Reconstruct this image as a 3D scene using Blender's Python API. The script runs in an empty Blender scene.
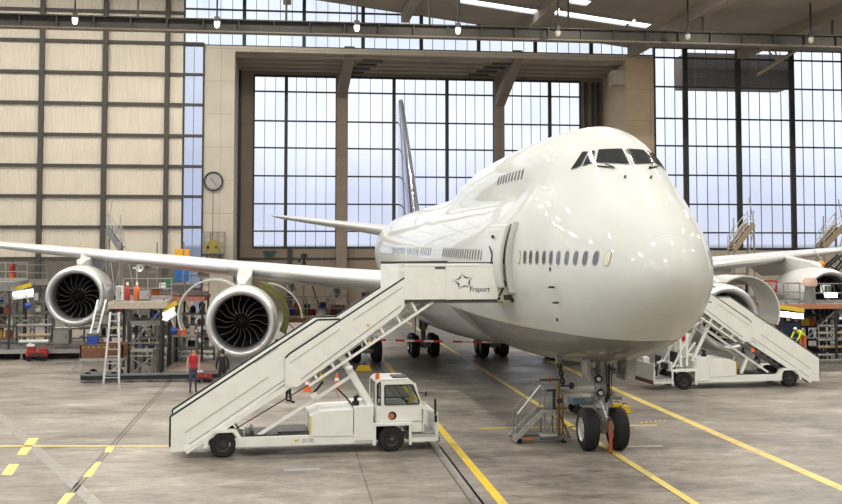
import bpy, bmesh, math, random
import numpy as np
from mathutils import Matrix, Vector, Euler
random.seed(7)
S = bpy.context.scene
COL = S.collection
R = math.radians
# ------------------------------------------------------------------ camera maths (used to turn measured pixels into places)
FOC, HOR, PHI, PIT = 1050.0, 248.0, R(7.1), R(3.0)
PROW = HOR - FOC*math.tan(PIT)
_c, _s = math.cos(PHI), math.sin(PHI)
CAM = Vector((-5.57*_c-32.1*_s, 5.57*_s-32.1*_c, 6.1))
_rt = Vector((_c, -_s, 0)); _f0 = Vector((_s, _c, 0)); _u0 = Vector((0, 0, 1))
_fw = _f0*math.cos(PIT)+_u0*math.sin(PIT); _up = _u0*math.cos(PIT)-_f0*math.sin(PIT)
def at(px, py, X=None, Y=None, Z=None):
    d = _rt*((px-421)/FOC)+_up*((PROW-py)/FOC)+_fw
    if X is not None: t = (X-CAM.x)/d.x
    elif Y is not None: t = (Y-CAM.y)/d.y
    else: t = (Z-CAM.z)/d.z
    return CAM+d*t
# ------------------------------------------------------------------ materials
MATS = {}
def nodes(name):
    m = bpy.data.materials.new(name); m.use_nodes = True
    nt = m.node_tree; b = nt.nodes['Principled BSDF']
    return m, nt, b
def mat(name, col, rough=.5, metal=0, noise=.0, nscale=6, coat=0, emit=None, estr=0, bump=0, spec=None):
    if name in MATS: return MATS[name]
    m, nt, b = nodes(name)
    b.inputs['Roughness'].default_value = rough; b.inputs['Metallic'].default_value = metal
    b.inputs['Coat Weight'].default_value = coat
    if spec is not None: b.inputs['Specular IOR Level'].default_value = spec
    if emit:
        b.inputs['Emission Color'].default_value = (*emit, 1); b.inputs['Emission Strength'].default_value = estr
    if noise or bump:
        tc = nt.nodes.new('ShaderNodeTexCoord'); n = nt.nodes.new('ShaderNodeTexNoise')
        n.inputs['Scale'].default_value = nscale; n.inputs['Detail'].default_value = 4
        nt.links.new(tc.outputs['Object'], n.inputs['Vector'])
        mr = nt.nodes.new('ShaderNodeMapRange'); mr.inputs['From Min'].default_value = .3; mr.inputs['From Max'].default_value = .7
        mr.inputs['To Min'].default_value = 1-noise; mr.inputs['To Max'].default_value = 1+noise*.6
        nt.links.new(n.outputs['Fac'], mr.inputs['Value'])
        vm = nt.nodes.new('ShaderNodeVectorMath'); vm.operation = 'SCALE'; vm.inputs[0].default_value = col
        nt.links.new(mr.outputs['Result'], vm.inputs['Scale']); nt.links.new(vm.outputs['Vector'], b.inputs['Base Color'])
        if bump:
            bp = nt.nodes.new('ShaderNodeBump'); bp.inputs['Strength'].default_value = bump; bp.inputs['Distance'].default_value = .02
            nt.links.new(n.outputs['Fac'], bp.inputs['Height']); nt.links.new(bp.outputs['Normal'], b.inputs['Normal'])
    else:
        b.inputs['Base Color'].default_value = (*col, 1)
    MATS[name] = m
    return m
WHITE = mat('white_truck_paint', (.86,.88,.845), .38, noise=.05, nscale=2.5)
CREAM = mat('cream_paint', (.70,.68,.56), .4, noise=.06)
RUBBER = mat('tyre_rubber', (.012,.012,.013), .75, noise=.25, nscale=9)
BLACK = mat('black_plastic', (.012,.012,.014), .5, noise=.2)
DARK = mat('dark_steel', (.05,.05,.052), .5, .3, noise=.25)
GREYM = mat('grey_steel', (.27,.27,.265), .45, .4, noise=.2)
LGREY = mat('galvanised_steel', (.46,.46,.45), .4, .5, noise=.18, nscale=9)
ALU = mat('aluminium', (.66,.67,.69), .3, .8, noise=.06)
CHROME = mat('brushed_lip_metal', (.70,.71,.73), .38, .75, noise=.03)
STRUTM = mat('gear_grey_paint', (.34,.35,.345), .4, .15, noise=.2, nscale=7)
YEL = mat('yellow_paint', (.78,.55,.04), .5, noise=.1)
ORANGE = mat('orange_paint', (.75,.16,.03), .5, noise=.15)
RED = mat('red_paint', (.42,.035,.03), .5, noise=.2)
BLUE = mat('blue_paint', (.03,.09,.42), .45, noise=.15)
NAVY = mat('navy_blue', (.02,.03,.09), .5, noise=.2)
BROWN = mat('brown_board', (.19,.085,.045), .6, noise=.25)
GREEN = mat('green_paint', (.05,.17,.09), .5, noise=.15)
OLIVE = mat('olive_primer', (.11,.11,.025), .5, noise=.4, nscale=3)
BEIGE = mat('beige_panel', (.52,.45,.36), .6, noise=.12)
WOOD = mat('pale_wood', (.45,.34,.22), .6, noise=.2)
DECKM = mat('grey_deck_plate', (.23,.22,.21), .55, .1, noise=.25, nscale=4)
LAMPW = mat('lamp_tube_white', (.9,.9,.88), .4, emit=(1,.97,.9), estr=3.0)
SKIN = mat('skin', (.52,.31,.22), .55, noise=.06)
HAIRM = mat('dark_hair', (.03,.022,.018), .6, noise=.3)
DENIM = mat('denim', (.05,.07,.12), .8, noise=.25, nscale=20)
REDV = mat('red_vest_cloth', (.45,.02,.03), .75, noise=.15, nscale=10)
BLKC = mat('black_cloth', (.018,.018,.02), .8, noise=.2)
HIVY = mat('hi_vis_yellow', (.62,.85,.03), .7, noise=.08)
HIVO = mat('hi_vis_orange', (.9,.22,.03), .7, noise=.08)
GLASSD = mat('dark_window_glass', (.03,.035,.04), .08, noise=.15, coat=.5)
WINBLANK = mat('cream_window_blank', (.66,.62,.5), .4, noise=.05)
LOGOB = mat('emblem_navy', (.02,.03,.10), .5, noise=.05)
TXTG = mat('stencil_grey', (.25,.26,.28), .6, noise=.05)

def paint_aircraft():
    m, nt, b = nodes('aircraft_white_and_grey_paint'); L = nt.links
    tc = nt.nodes.new('ShaderNodeTexCoord'); sp = nt.nodes.new('ShaderNodeSeparateXYZ'); L.new(tc.outputs['Object'], sp.inputs[0])
    n = nt.nodes.new('ShaderNodeTexNoise'); n.inputs['Scale'].default_value = 1.1; n.inputs['Detail'].default_value = 5
    L.new(tc.outputs['Object'], n.inputs['Vector'])
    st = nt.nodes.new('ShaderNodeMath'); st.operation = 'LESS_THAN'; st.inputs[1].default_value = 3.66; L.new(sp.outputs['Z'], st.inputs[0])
    # fine joints between skin panels, and the ring of the radome
    def joint(sock, pitch, w):
        a = nt.nodes.new('ShaderNodeMath'); a.operation = 'PINGPONG'; a.inputs[1].default_value = pitch/2; L.new(sock, a.inputs[0])
        c = nt.nodes.new('ShaderNodeMath'); c.operation = 'LESS_THAN'; c.inputs[1].default_value = w; L.new(a.outputs[0], c.inputs[0]); return c.outputs[0]
    sh = nt.nodes.new('ShaderNodeMath'); sh.inputs[1].default_value = 2.6; L.new(sp.outputs['Y'], sh.inputs[0]); j = joint(sh.outputs[0], 5.2, .008)
    rd = nt.nodes.new('ShaderNodeMath'); rd.operation = 'COMPARE'; rd.inputs[1].default_value = -5.6; rd.inputs[2].default_value = .009; L.new(sp.outputs['Y'], rd.inputs[0])
    mx = nt.nodes.new('ShaderNodeMath'); mx.operation = 'MAXIMUM'; L.new(j, mx.inputs[0]); L.new(rd.outputs[0], mx.inputs[1])
    base = nt.nodes.new('ShaderNodeMix'); base.data_type = 'RGBA'
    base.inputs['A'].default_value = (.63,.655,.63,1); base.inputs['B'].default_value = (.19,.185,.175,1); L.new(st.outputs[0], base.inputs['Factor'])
    dirt = nt.nodes.new('ShaderNodeMix'); dirt.data_type = 'RGBA'; dirt.blend_type = 'MULTIPLY'; dirt.inputs['Factor'].default_value = .10
    L.new(base.outputs['Result'], dirt.inputs['A']); L.new(n.outputs['Fac'], dirt.inputs['B'])
    jm = nt.nodes.new('ShaderNodeMix'); jm.data_type = 'RGBA'; jm.inputs['B'].default_value = (.5,.5,.48,1)
    jf = nt.nodes.new('ShaderNodeMath'); jf.operation = 'MULTIPLY'; jf.inputs[1].default_value = .4; L.new(mx.outputs[0], jf.inputs[0])
    L.new(jf.outputs[0], jm.inputs['Factor']); L.new(dirt.outputs['Result'], jm.inputs['A']); L.new(jm.outputs['Result'], b.inputs['Base Color'])
    b.inputs['Roughness'].default_value = .5; b.inputs['Coat Weight'].default_value = .55; b.inputs['Coat Roughness'].default_value = .03; b.inputs['Specular IOR Level'].default_value = .2
    return m
ACP = paint_aircraft()
WINGP = mat('wing_grey_white_paint', (.62,.635,.63), .3, noise=.06, nscale=.8, coat=.3)
FAIR = mat('fairing_grey_paint', (.24,.235,.23), .28, noise=.08, nscale=.7, coat=.5)
FINB = mat('fin_blue_paint', (.012,.018,.12), .12, noise=.04, nscale=.5, coat=.8)
NACW = mat('nacelle_white_paint', (.62,.63,.61), .25, noise=.05, nscale=1.2, coat=.5)

def floor_mat():
    m, nt, b = nodes('stained_concrete_floor'); L = nt.links
    tc = nt.nodes.new('ShaderNodeTexCoord')
    def noise(scale, sx, sy, det, rot=0):
        mp = nt.nodes.new('ShaderNodeMapping'); mp.inputs['Scale'].default_value = (sx, sy, 1); mp.inputs['Rotation'].default_value = (0,0,rot)
        L.new(tc.outputs['Object'], mp.inputs['Vector'])
        n = nt.nodes.new('ShaderNodeTexNoise'); n.inputs['Scale'].default_value = scale; n.inputs['Detail'].default_value = det; n.inputs['Roughness'].default_value = .65
        L.new(mp.outputs['Vector'], n.inputs['Vector']); return n.outputs['Fac']
    a = noise(.16, 1, 1.6, 6); c = noise(.55, .6, 1.2, 9, .12); d = noise(2.2, .6, 1.1, 8, -.2); g = noise(8, .6, 1.1, 6, -.1)
    def mul(x, y, f):
        q = nt.nodes.new('ShaderNodeMath'); q.operation = 'MULTIPLY_ADD'; q.inputs[1].default_value = f; L.new(x, q.inputs[0]); 
        if isinstance(y, float): q.inputs[2].default_value = y
        else: L.new(y, q.inputs[2])
        return q.outputs[0]
    v = mul(a, 0.0, .24); v = mul(c, v, .34); v = mul(d, v, .24); v = mul(g, v, .18)
    cr = nt.nodes.new('ShaderNodeValToRGB'); L.new(v, cr.inputs['Fac'])
    e = cr.color_ramp.elements; e[0].position = .385; e[0].color = (.07,.063,.056,1); e[1].position = .60; e[1].color = (.44,.40,.345,1)
    k = e.new(.47); k.color = (.20,.18,.154,1); k = e.new(.53); k.color = (.285,.257,.22,1)
    # slab joints
    br = nt.nodes.new('ShaderNodeTexBrick'); br.offset = 0; br.inputs['Scale'].default_value = 1
    br.inputs['Brick Width'].default_value = 7.5; br.inputs['Row Height'].default_value = 7.5; br.inputs['Mortar Size'].default_value = .022
    br.inputs['Color1'].default_value = (1,1,1,1); br.inputs['Color2'].default_value = (.93,.93,.94,1); br.inputs['Mortar'].default_value = (.45,.43,.42,1)
    L.new(tc.outputs['Object'], br.inputs['Vector'])
    mx = nt.nodes.new('ShaderNodeMix'); mx.data_type = 'RGBA'; mx.blend_type = 'MULTIPLY'; mx.inputs['Factor'].default_value = 1
    L.new(cr.outputs['Color'], mx.inputs['A']); L.new(br.outputs['Color'], mx.inputs['B']); L.new(mx.outputs['Result'], b.inputs['Base Color'])
    rr = nt.nodes.new('ShaderNodeMapRange'); rr.inputs['From Min'].default_value = .35; rr.inputs['From Max'].default_value = .65; rr.inputs['To Min'].default_value = .30; rr.inputs['To Max'].default_value = .52
    L.new(a, rr.inputs['Value']); L.new(rr.outputs['Result'], b.inputs['Roughness'])
    return m
def pane_mat(name, tint, rough_mix=.25):
    m, nt, b = nodes(name); L = nt.links
    out = nt.nodes['Material Output']
    tc = nt.nodes.new('ShaderNodeTexCoord'); mp = nt.nodes.new('ShaderNodeMapping'); mp.inputs['Scale'].default_value = (.16,.16,.10)
    L.new(tc.outputs['Object'], mp.inputs['Vector'])
    n = nt.nodes.new('ShaderNodeTexNoise'); n.inputs['Scale'].default_value = 1; n.inputs['Detail'].default_value = 3; L.new(mp.outputs['Vector'], n.inputs['Vector'])
    cr = nt.nodes.new('ShaderNodeValToRGB'); L.new(n.outputs['Fac'], cr.inputs['Fac'])
    e = cr.color_ramp.elements; e[0].position = .36; e[0].color = tuple(x*.88 for x in tint)+(1,); e[1].position = .60; e[1].color = (*tint,1)
    t = nt.nodes.new('ShaderNodeBsdfTransparent'); L.new(cr.outputs['Color'], t.inputs['Color'])
    b.inputs['Base Color'].default_value = (.5,.55,.62,1); b.inputs['Roughness'].default_value = .15
    mx = nt.nodes.new('ShaderNodeMixShader'); mx.inputs[0].default_value = .06
    L.new(t.outputs[0], mx.inputs[1]); L.new(b.outputs[0], mx.inputs[2]); L.new(mx.outputs[0], out.inputs['Surface'])
    return m
def glass_mat():
    m, nt, b = nodes('clear_cab_glass'); L = nt.links; out = nt.nodes['Material Output']
    t = nt.nodes.new('ShaderNodeBsdfTransparent'); t.inputs['Color'].default_value = (.86,.89,.88,1)
    b.inputs['Base Color'].default_value = (.05,.06,.06,1); b.inputs['Roughness'].default_value = .05
    mx = nt.nodes.new('ShaderNodeMixShader'); mx.inputs[0].default_value = .12
    L.new(t.outputs[0], mx.inputs[1]); L.new(b.outputs[0], mx.inputs[2]); L.new(mx.outputs[0], out.inputs['Surface'])
    return m
def tape_mat():
    m, nt, b = nodes('red_and_white_tape'); L = nt.links
    tc = nt.nodes.new('ShaderNodeTexCoord'); sp = nt.nodes.new('ShaderNodeSeparateXYZ'); L.new(tc.outputs['Object'], sp.inputs[0])
    a = nt.nodes.new('ShaderNodeMath'); a.operation = 'PINGPONG'; a.inputs[1].default_value = .45; L.new(sp.outputs['X'], a.inputs[0])
    c = nt.nodes.new('ShaderNodeMath'); c.operation = 'LESS_THAN'; c.inputs[1].default_value = .225; L.new(a.outputs[0], c.inputs[0])
    mx = nt.nodes.new('ShaderNodeMix'); mx.data_type = 'RGBA'; mx.inputs['A'].default_value = (.8,.78,.76,1); mx.inputs['B'].default_value = (.6,.03,.03,1)
    L.new(c.outputs[0], mx.inputs['Factor']); L.new(mx.outputs['Result'], b.inputs['Base Color']); b.inputs['Roughness'].default_value = .4
    return m
def line_mat(name, col):
    m, nt, b = nodes(name); L = nt.links
    tc = nt.nodes.new('ShaderNodeTexCoord'); n = nt.nodes.new('ShaderNodeTexNoise'); n.inputs['Scale'].default_value = 1.7; n.inputs['Detail'].default_value = 8; n.inputs['Roughness'].default_value = .7
    L.new(tc.outputs['Object'], n.inputs['Vector'])
    cr = nt.nodes.new('ShaderNodeValToRGB'); L.new(n.outputs['Fac'], cr.inputs['Fac'])
    e = cr.color_ramp.elements; e[0].position = .30; e[0].color = tuple(.45*x+.55*y for x, y in zip(col, (.3,.27,.23)))+(1,); e[1].position = .5; e[1].color = (*col,1)
    L.new(cr.outputs['Color'], b.inputs['Base Color']); b.inputs['Roughness'].default_value = .42
    return m
def panel_wall_mat(name, col, pitch_x, pitch_z):
    """wall of concrete or sheet panels with thin joints"""
    m, nt, b = nodes(name); L = nt.links
    tc = nt.nodes.new('ShaderNodeTexCoord'); sp = nt.nodes.new('ShaderNodeSeparateXYZ'); L.new(tc.outputs['Object'], sp.inputs[0])
    cb = nt.nodes.new('ShaderNodeCombineXYZ'); L.new(sp.outputs['X'], cb.inputs[0]); L.new(sp.outputs['Z'], cb.inputs[1])
    br = nt.nodes.new('ShaderNodeTexBrick'); br.offset = 0; br.inputs['Scale'].default_value = 1
    br.inputs['Brick Width'].default_value = pitch_x; br.inputs['Row Height'].default_value = pitch_z; br.inputs['Mortar Size'].default_value = .02
    br.inputs['Color1'].default_value = (*col,1); br.inputs['Color2'].default_value = (*[x*.94 for x in col],1); br.inputs['Mortar'].default_value = (*[x*.55 for x in col],1)
    L.new(cb.outputs[0], br.inputs['Vector'])
    n = nt.nodes.new('ShaderNodeTexNoise'); n.inputs['Scale'].default_value = .5; n.inputs['Detail'].default_value = 6; L.new(tc.outputs['Object'], n.inputs['Vector'])
    mx = nt.nodes.new('ShaderNodeMix'); mx.data_type = 'RGBA'; mx.blend_type = 'MULTIPLY'; mx.inputs['Factor'].default_value = .3
    L.new(br.outputs['Color'], mx.inputs['A']); L.new(n.outputs['Fac'], mx.inputs['B'])
    hs = nt.nodes.new('ShaderNodeHueSaturation'); hs.inputs['Saturation'].default_value = .9; hs.inputs['Value'].default_value = 1.15; L.new(mx.outputs['Result'], hs.inputs['Color'])
    L.new(hs.outputs[0], b.inputs['Base Color']); b.inputs['Roughness'].default_value = .7
    return m
# ------------------------------------------------------------------ mesh builder
class MB:
    def __init__(s, m=1): s.v = []; s.f = []; s.mi = []; s.cur = 0; s.m = m
    def add(s, vs, fs):
        o = len(s.v); s.v += [tuple(v) for v in vs]; s.f += [tuple(i+o for i in f) for f in fs]; s.mi += [s.cur]*len(fs)
    def box(s, c, d, rot=None):
        x, y, z = d[0]/2, d[1]/2, d[2]/2
        vs = [Vector(p) for p in ((-x,-y,-z),(x,-y,-z),(x,y,-z),(-x,y,-z),(-x,-y,z),(x,-y,z),(x,y,z),(-x,y,z))]
        if rot is not None:
            e = Euler(rot).to_matrix(); vs = [e @ v for v in vs]
        s.add([v+Vector(c) for v in vs], [(0,3,2,1),(4,5,6,7),(0,1,5,4),(1,2,6,5),(2,3,7,6),(3,0,4,7)]); return s
    def span(s, a, b): return s.box([(p+q)/2 for p, q in zip(a, b)], [abs(q-p) for p, q in zip(a, b)])
    def bar(s, p0, p1, w, h=None):
        h = h or w; p0 = Vector(p0); p1 = Vector(p1); d = (p1-p0)
        if d.length < 1e-6: return s
        d.normalize(); ref = Vector((0,0,1)) if abs(d.z) < .95 else Vector((0,1,0))
        u = d.cross(ref).normalized()*w/2; v = u.cross(d).normalized()*h/2
        vs = [p+a*u+b*v for p in (p0, p1) for a, b in ((-1,-1),(1,-1),(1,1),(-1,1))]
        s.add(vs, [(0,1,2,3),(7,6,5,4),(0,4,5,1),(1,5,6,2),(2,6,7,3),(3,7,4,0)]); return s
    def cyl(s, p0, p1, r0, r1=None, n=14):
        r1 = r0 if r1 is None else r1; p0 = Vector(p0); p1 = Vector(p1); d = (p1-p0).normalized()
        ref = Vector((0,0,1)) if abs(d.z) < .9 else Vector((1,0,0)); u = d.cross(ref).normalized(); w = d.cross(u)
        vs = [p+(u*math.cos(2*math.pi*k/n)+w*math.sin(2*math.pi*k/n))*r for p, r in ((p0,r0),(p1,r1)) for k in range(n)]
        s.add(vs, [(k,(k+1)%n,n+(k+1)%n,n+k) for k in range(n)]+[tuple(range(n-1,-1,-1)), tuple(range(n,2*n))]); return s
    def tube(s, pts, r, n=8):
        for a, b in zip(pts[:-1], pts[1:]): s.cyl(a, b, r, n=n)
        return s
    def lathe(s, prof, o, ax='Y', n=32, close=False, a0=0, a1=2*math.pi):
        o = Vector(o); full = abs(a1-a0-2*math.pi) < 1e-6; k = n if full else n+1; vs = []
        for (a, r) in prof:
            for i in range(k):
                t = a0+(a1-a0)*i/n; c, q = r*math.cos(t), r*math.sin(t)
                vs.append(o+(Vector((c,a,q)) if ax == 'Y' else Vector((a,c,q)) if ax == 'X' else Vector((c,q,a))))
        fs = []
        L = len(prof)
        for j in range(L if close else L-1):
            for i in range(n):
                i2 = (i+1) % k if full else i+1; j2 = (j+1) % L
                fs.append((j*k+i, j*k+i2, j2*k+i2, j2*k+i))
        s.add(vs, fs); return s
    def prism(s, poly, y0, y1):
        """poly in x,z, extruded along y"""
        n = len(poly); vs = [(x,y0,z) for x, z in poly]+[(x,y1,z) for x, z in poly]
        s.add(vs, [tuple(range(n)), tuple(range(2*n-1,n-1,-1))]+[(i,n+i,n+(i+1)%n,(i+1)%n) for i in range(n)]); return s
    def prismx(s, poly, x0, x1):
        n = len(poly); vs = [(x0,y,z) for y, z in poly]+[(x1,y,z) for y, z in poly]
        s.add(vs, [tuple(range(n)), tuple(range(2*n-1,n-1,-1))]+[(i,n+i,n+(i+1)%n,(i+1)%n) for i in range(n)]); return s
    def loft(s, rings, cap=True, closed=True):
        n = len(rings[0]); o = []
        for r in rings: o += list(r)
        fs = [(j*n+i, j*n+(i+1)%n, (j+1)*n+(i+1)%n, (j+1)*n+i) for j in range(len(rings)-1) for i in range(n if closed else n-1)]
        if cap: fs += [tuple(range(n-1,-1,-1)), tuple(range((len(rings)-1)*n, len(rings)*n))]
        s.add(o, fs); return s
    def build(s, name, m, parent=None, smooth=False, bevel=0, recalc=True, ang=35):
        me = bpy.data.meshes.new(name)
        vs = s.v if s.m == 1 else [(x*s.m, y, z) for x, y, z in s.v]
        me.from_pydata(vs, [], s.f)
        for q in (m if isinstance(m, (list, tuple)) else [m]): me.materials.append(q)
        me.polygons.foreach_set('material_index', s.mi)
        if recalc:
            bm = bmesh.new(); bm.from_mesh(me); bmesh.ops.recalc_face_normals(bm, faces=bm.faces); bm.to_mesh(me); bm.free()
        if smooth:
            me.shade_smooth(); me.set_sharp_from_angle(angle=R(ang))
        me.update()
        o = bpy.data.objects.new(name, me); COL.objects.link(o)
        if parent: o.parent = parent
        if bevel:
            b = o.modifiers.new('edge', 'BEVEL'); b.width = bevel; b.segments = 2; b.limit_method = 'ANGLE'; b.angle_limit = R(40)
        return o
def tag(o, label=None, cat=None, group=None, kind=None):
    if label: o['label'] = label
    if cat: o['category'] = cat
    if group: o['group'] = group
    if kind: o['kind'] = kind
    return o
def thing(name, label, cat, loc=(0,0,0), rz=0, group=None, parent=None):
    o = bpy.data.objects.new(name, None); COL.objects.link(o); o.location = loc; o.rotation_euler = (0,0,rz); o.empty_display_size = .3
    if parent: o.parent = parent
    return tag(o, label, cat, group)
def part_empty(name, parent, loc=(0,0,0)):
    o = bpy.data.objects.new(name, None); COL.objects.link(o); o.location = loc; o.parent = parent; o.empty_display_size = .2; return o
def struct(o, label=None): 
    o['kind'] = 'structure'
    if label: o['label'] = label
    return o
def copy_tree(o, parent=None):
    c = o.copy(); COL.objects.link(c)
    if parent: c.parent = parent
    for ch in list(o.children): copy_tree(ch, c)
    return c
def text_mesh(name, body, size, m, parent, loc, rot, shear=0, ext=.003, width=1.0):
    cu = bpy.data.curves.new(name, 'FONT'); cu.body = body; cu.size = size; cu.shear = shear; cu.extrude = ext; cu.align_x = 'LEFT'; cu.space_character = .95
    t = bpy.data.objects.new(name+'_src', cu); COL.objects.link(t)
    bpy.context.view_layer.update()
    me = bpy.data.meshes.new_from_object(t.evaluated_get(bpy.context.evaluated_depsgraph_get()))
    bpy.data.objects.remove(t); bpy.data.curves.remove(cu)
    me.materials.clear(); me.materials.append(m)
    o = bpy.data.objects.new(name, me); COL.objects.link(o); o.parent = parent; o.location = loc; o.rotation_euler = rot; o.scale = (width,1,1)
    return o
WORLD = 0.98; LAMP = 950; EXPO = 0.33
# ================================================================== THE HALL
YW, YR = 68.0, 76.0                       # front wall plane, back of the tail recess
LTOP = 25.05                               # top of the lintel over the recess
def roof_z(x): return 25.85 if x > 23.5 else 25.85+.1254*(23.5-x)
FLOORM = floor_mat()
mb = MB(); mb.span((-95,-70,-.3),(95,78,0)); struct(mb.build('floor', FLOORM), 'stained grey brown concrete hangar floor')
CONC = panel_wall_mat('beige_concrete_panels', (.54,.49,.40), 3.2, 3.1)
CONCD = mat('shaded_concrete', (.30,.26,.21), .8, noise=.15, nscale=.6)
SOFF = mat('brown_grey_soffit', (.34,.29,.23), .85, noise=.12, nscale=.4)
FRAME = mat('dark_window_frame', (.045,.045,.045), .5, .2, noise=.15)
COLM = mat('grey_brown_column', (.062,.057,.052), .6, noise=.12)
SHEET = mat('cream_corrugated_sheet', (.70,.65,.555), .55, noise=.05, nscale=.7)
PANEB = pane_mat('blue_tinted_glazing', (.58,.63,.74))
PANEC = pane_mat('clerestory_glazing', (.74,.80,.92))
PANE = pane_mat('frosted_glazing', (.90,.94,1.0))
# corrugated metal wall, left of the recess
mb = MB(); x = -62.0; k = 0; prof = []
while x < -19.35:
    prof.append((x, YW+(.0 if k % 4 in (0,1) else .05))); x += (.085 if k % 2 == 0 else .02); k += 1
n = len(prof)
mb.add([(a,b,0) for a, b in prof]+[(a,b,37) for a, b in prof], [(i,i+1,n+i+1,n+i) for i in range(n-1)])
wl = struct(mb.build('wall_left', SHEET, recalc=False), 'cream corrugated metal hangar wall in a dark grid of posts')
mb = MB()
for cx in (-60.0,-54.45,-48.9,-43.3,-37.75,-32.14,-26.5,-20.92): mb.span((cx-.22,YW-.35,0),(cx+.22,YW-.02,36))
mb.build('column', COLM, wl)
mb = MB(); mb.span((-62,YW-.16,0),(-19.2,YW-.03,4.9)); mb.build('shade_backing', mat('grey_brown_shade_backing', (.15,.13,.11), .7, noise=.25, nscale=.8), wl)  # dark backing added for the shadow and clutter behind the docks
mb = MB()
for z in (2.3,5.15,8.02,10.85,13.65,16.5,19.4,22.24,25.15,28.0,30.9,33.7): mb.span((-62,YW-.2,z-.14),(-17.6 if z < 25 else -19.4,YW-.01,z+.14))
mb.build('rail', COLM, wl)
# concrete around the recess
mb = MB(); mb.span((-17.6,YW,0),(-14.75,YR+.3,LTOP)); mb.span((-17.6,YW+.01,LTOP),(-14.75,YW+.6,36)) if False else None
struct(mb.build('trim_1', CONC), 'pale concrete pillar with the clock')
mb = MB(); mb.span((23.2,YW,0),(26.05,YR+.3,LTOP)); struct(mb.build('trim_2', panel_wall_mat('warm_lit_concrete_panels', (.62,.48,.31), 3.2, 3.1)), 'concrete pillar above the nose, tinted as warmly lit')  # warm lamplight on this pillar is put into its tan colour
mb = MB(); mb.span((-14.75,YW,24.55),(23.2,YW+.9,LTOP)); struct(mb.build('trim_3', CONC), 'long concrete lintel over the recess')
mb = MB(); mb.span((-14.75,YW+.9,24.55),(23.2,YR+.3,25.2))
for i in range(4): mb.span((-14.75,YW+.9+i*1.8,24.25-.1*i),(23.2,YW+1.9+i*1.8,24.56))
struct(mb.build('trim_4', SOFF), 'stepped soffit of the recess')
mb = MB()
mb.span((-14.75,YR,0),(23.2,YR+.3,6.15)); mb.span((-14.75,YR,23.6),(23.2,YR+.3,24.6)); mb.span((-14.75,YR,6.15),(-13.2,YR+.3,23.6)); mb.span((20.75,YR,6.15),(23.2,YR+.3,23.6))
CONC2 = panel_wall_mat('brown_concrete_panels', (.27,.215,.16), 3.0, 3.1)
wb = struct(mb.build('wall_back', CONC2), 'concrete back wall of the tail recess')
mb = MB(); mb.span((-14.7,YR-.12,4.95),(23.1,YR-.02,5.12)); mb.span((-9.75,YR-.25,0),(-9.25,YR-.02,6.1)); mb.span((-14.7,YR-.5,0),(-14.45,YR-.02,24))
mb.build('rail', FRAME, wb)
# recess columns with raking struts
for cx, ww in ((-4.33,1.1),(12.0,1.0)):
    mb = MB(); mb.span((cx-ww/2,YR-.7,0),(cx+ww/2,YR-.01,24.2)); 
    if cx < 0: mb.bar((cx,YR-.6,21.8),(cx+.4,YW+.5,25.0),ww*.9,.9)
    else:
        mb.bar((cx,YR-.6,21.2),(cx+.5,YW+.5,25.0),ww*.95,1.0); mb.prism([(cx+.4,21.4),(cx+1.6,23.6),(cx+.4,23.6)],YR-.65,YR-.05)
    struct(mb.build('column', CONC2), 'concrete column with raking strut in the recess')
mb = MB()
mb.span((22.0,YW+.4,22.2),(23.3,YW+1.8,23.6)); struct(mb.build('trim_5', CONC), 'boxed concrete corner under the soffit')
mb = MB()
for xx in (21.3,22.1,22.7): mb.span((xx-.12,YR-.5,0),(xx+.12,YR-.1,23.5))
struct(mb.build('trim_6', FRAME), 'dark pipes in the corner of the recess')
for k2, (xa, xb) in enumerate(((-2.6,-.7),(10.1,12.2))):
    mb = MB()
    for i in range(4): mb.span((xa-.5*i,YW+1.0+i*1.75,24.1-.1*i),(xb-.5*i,YW+1.85+i*1.75,24.22-.1*i))
    struct(mb.build('trim_%d' % (7+k2), mat('vent_dark_brown', (.07,.055,.045), .8, noise=.2)), 'dark vent slots in the soffit')
# glazing
def window(num, x0, x1, z0, z1, y, thick, rails, label, pitch=1.08, tw=.34, top=None):
    e = bpy.data.objects.new('window_%d' % num, None); COL.objects.link(e); e.location = ((x0+x1)/2, y, z0); struct(e, label)
    cx = (x0+x1)/2
    tp = top or (lambda q: z1)
    mb = MB(); edges = [x0]+list(thick)+[x1]
    for xx in edges:
        w = tw if xx in thick else .16
        mb.span((xx-w/2-cx,-.22,0),(xx+w/2-cx,.08,tp(xx)-z0))
    for zz in [z0, z1]+list(rails):
        # rails stop where the roof comes down
        xr = x1
        if top:
            while xr > x0+.2 and tp(xr) < zz: xr -= .25
        if xr-x0 < .3: continue
        w = .22 if zz in (z0, z1) else .15
        mb.span((x0-cx,-.16,zz-w/2-z0),(xr-cx,.05,zz+w/2-z0))
    mb.build('window_frame', FRAME, e)
    mb = MB()
    for a, b in zip(edges[:-1], edges[1:]):
        nn = max(1, round((b-a)/pitch))
        for i in range(1, nn):
            xx = a+(b-a)*i/nn; mb.span((xx-.028-cx,-.06,0),(xx+.028-cx,.03,tp(xx)-z0))
    mb.build('glazing_bar', mat('slim_grey_glazing_bar', (.16,.18,.21), .5, .2, noise=.1), e)
    mb = MB(); nn = 24
    xs = [x0+(x1-x0)*i/nn for i in range(nn+1)]
    mb.add([(q-cx,0,0) for q in xs]+[(q-cx,0,tp(q)-z0) for q in xs], [(i,i+1,nn+2+i,nn+1+i) for i in range(nn)])
    mb.build('window_pane', PANEB if num == 5 else PANEC if num == 6 else PANE, e, recalc=False)
    return e
RZ = (22.0,19.0,16.26,13.4,10.56,7.8)
window(1, -13.2,-4.88, 6.15,23.6, YR+.1, (-9.97,), RZ, 'tall frosted window at the clock end of the recess')
window(2, -3.78,11.5, 6.15,23.6, YR+.1, (1.05,6.57), RZ, 'wide frosted window behind the tail fin')
window(3, 12.5,20.75, 6.15,23.6, YR+.1, (17.48,), RZ, 'frosted window behind the top of the cockpit')
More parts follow.
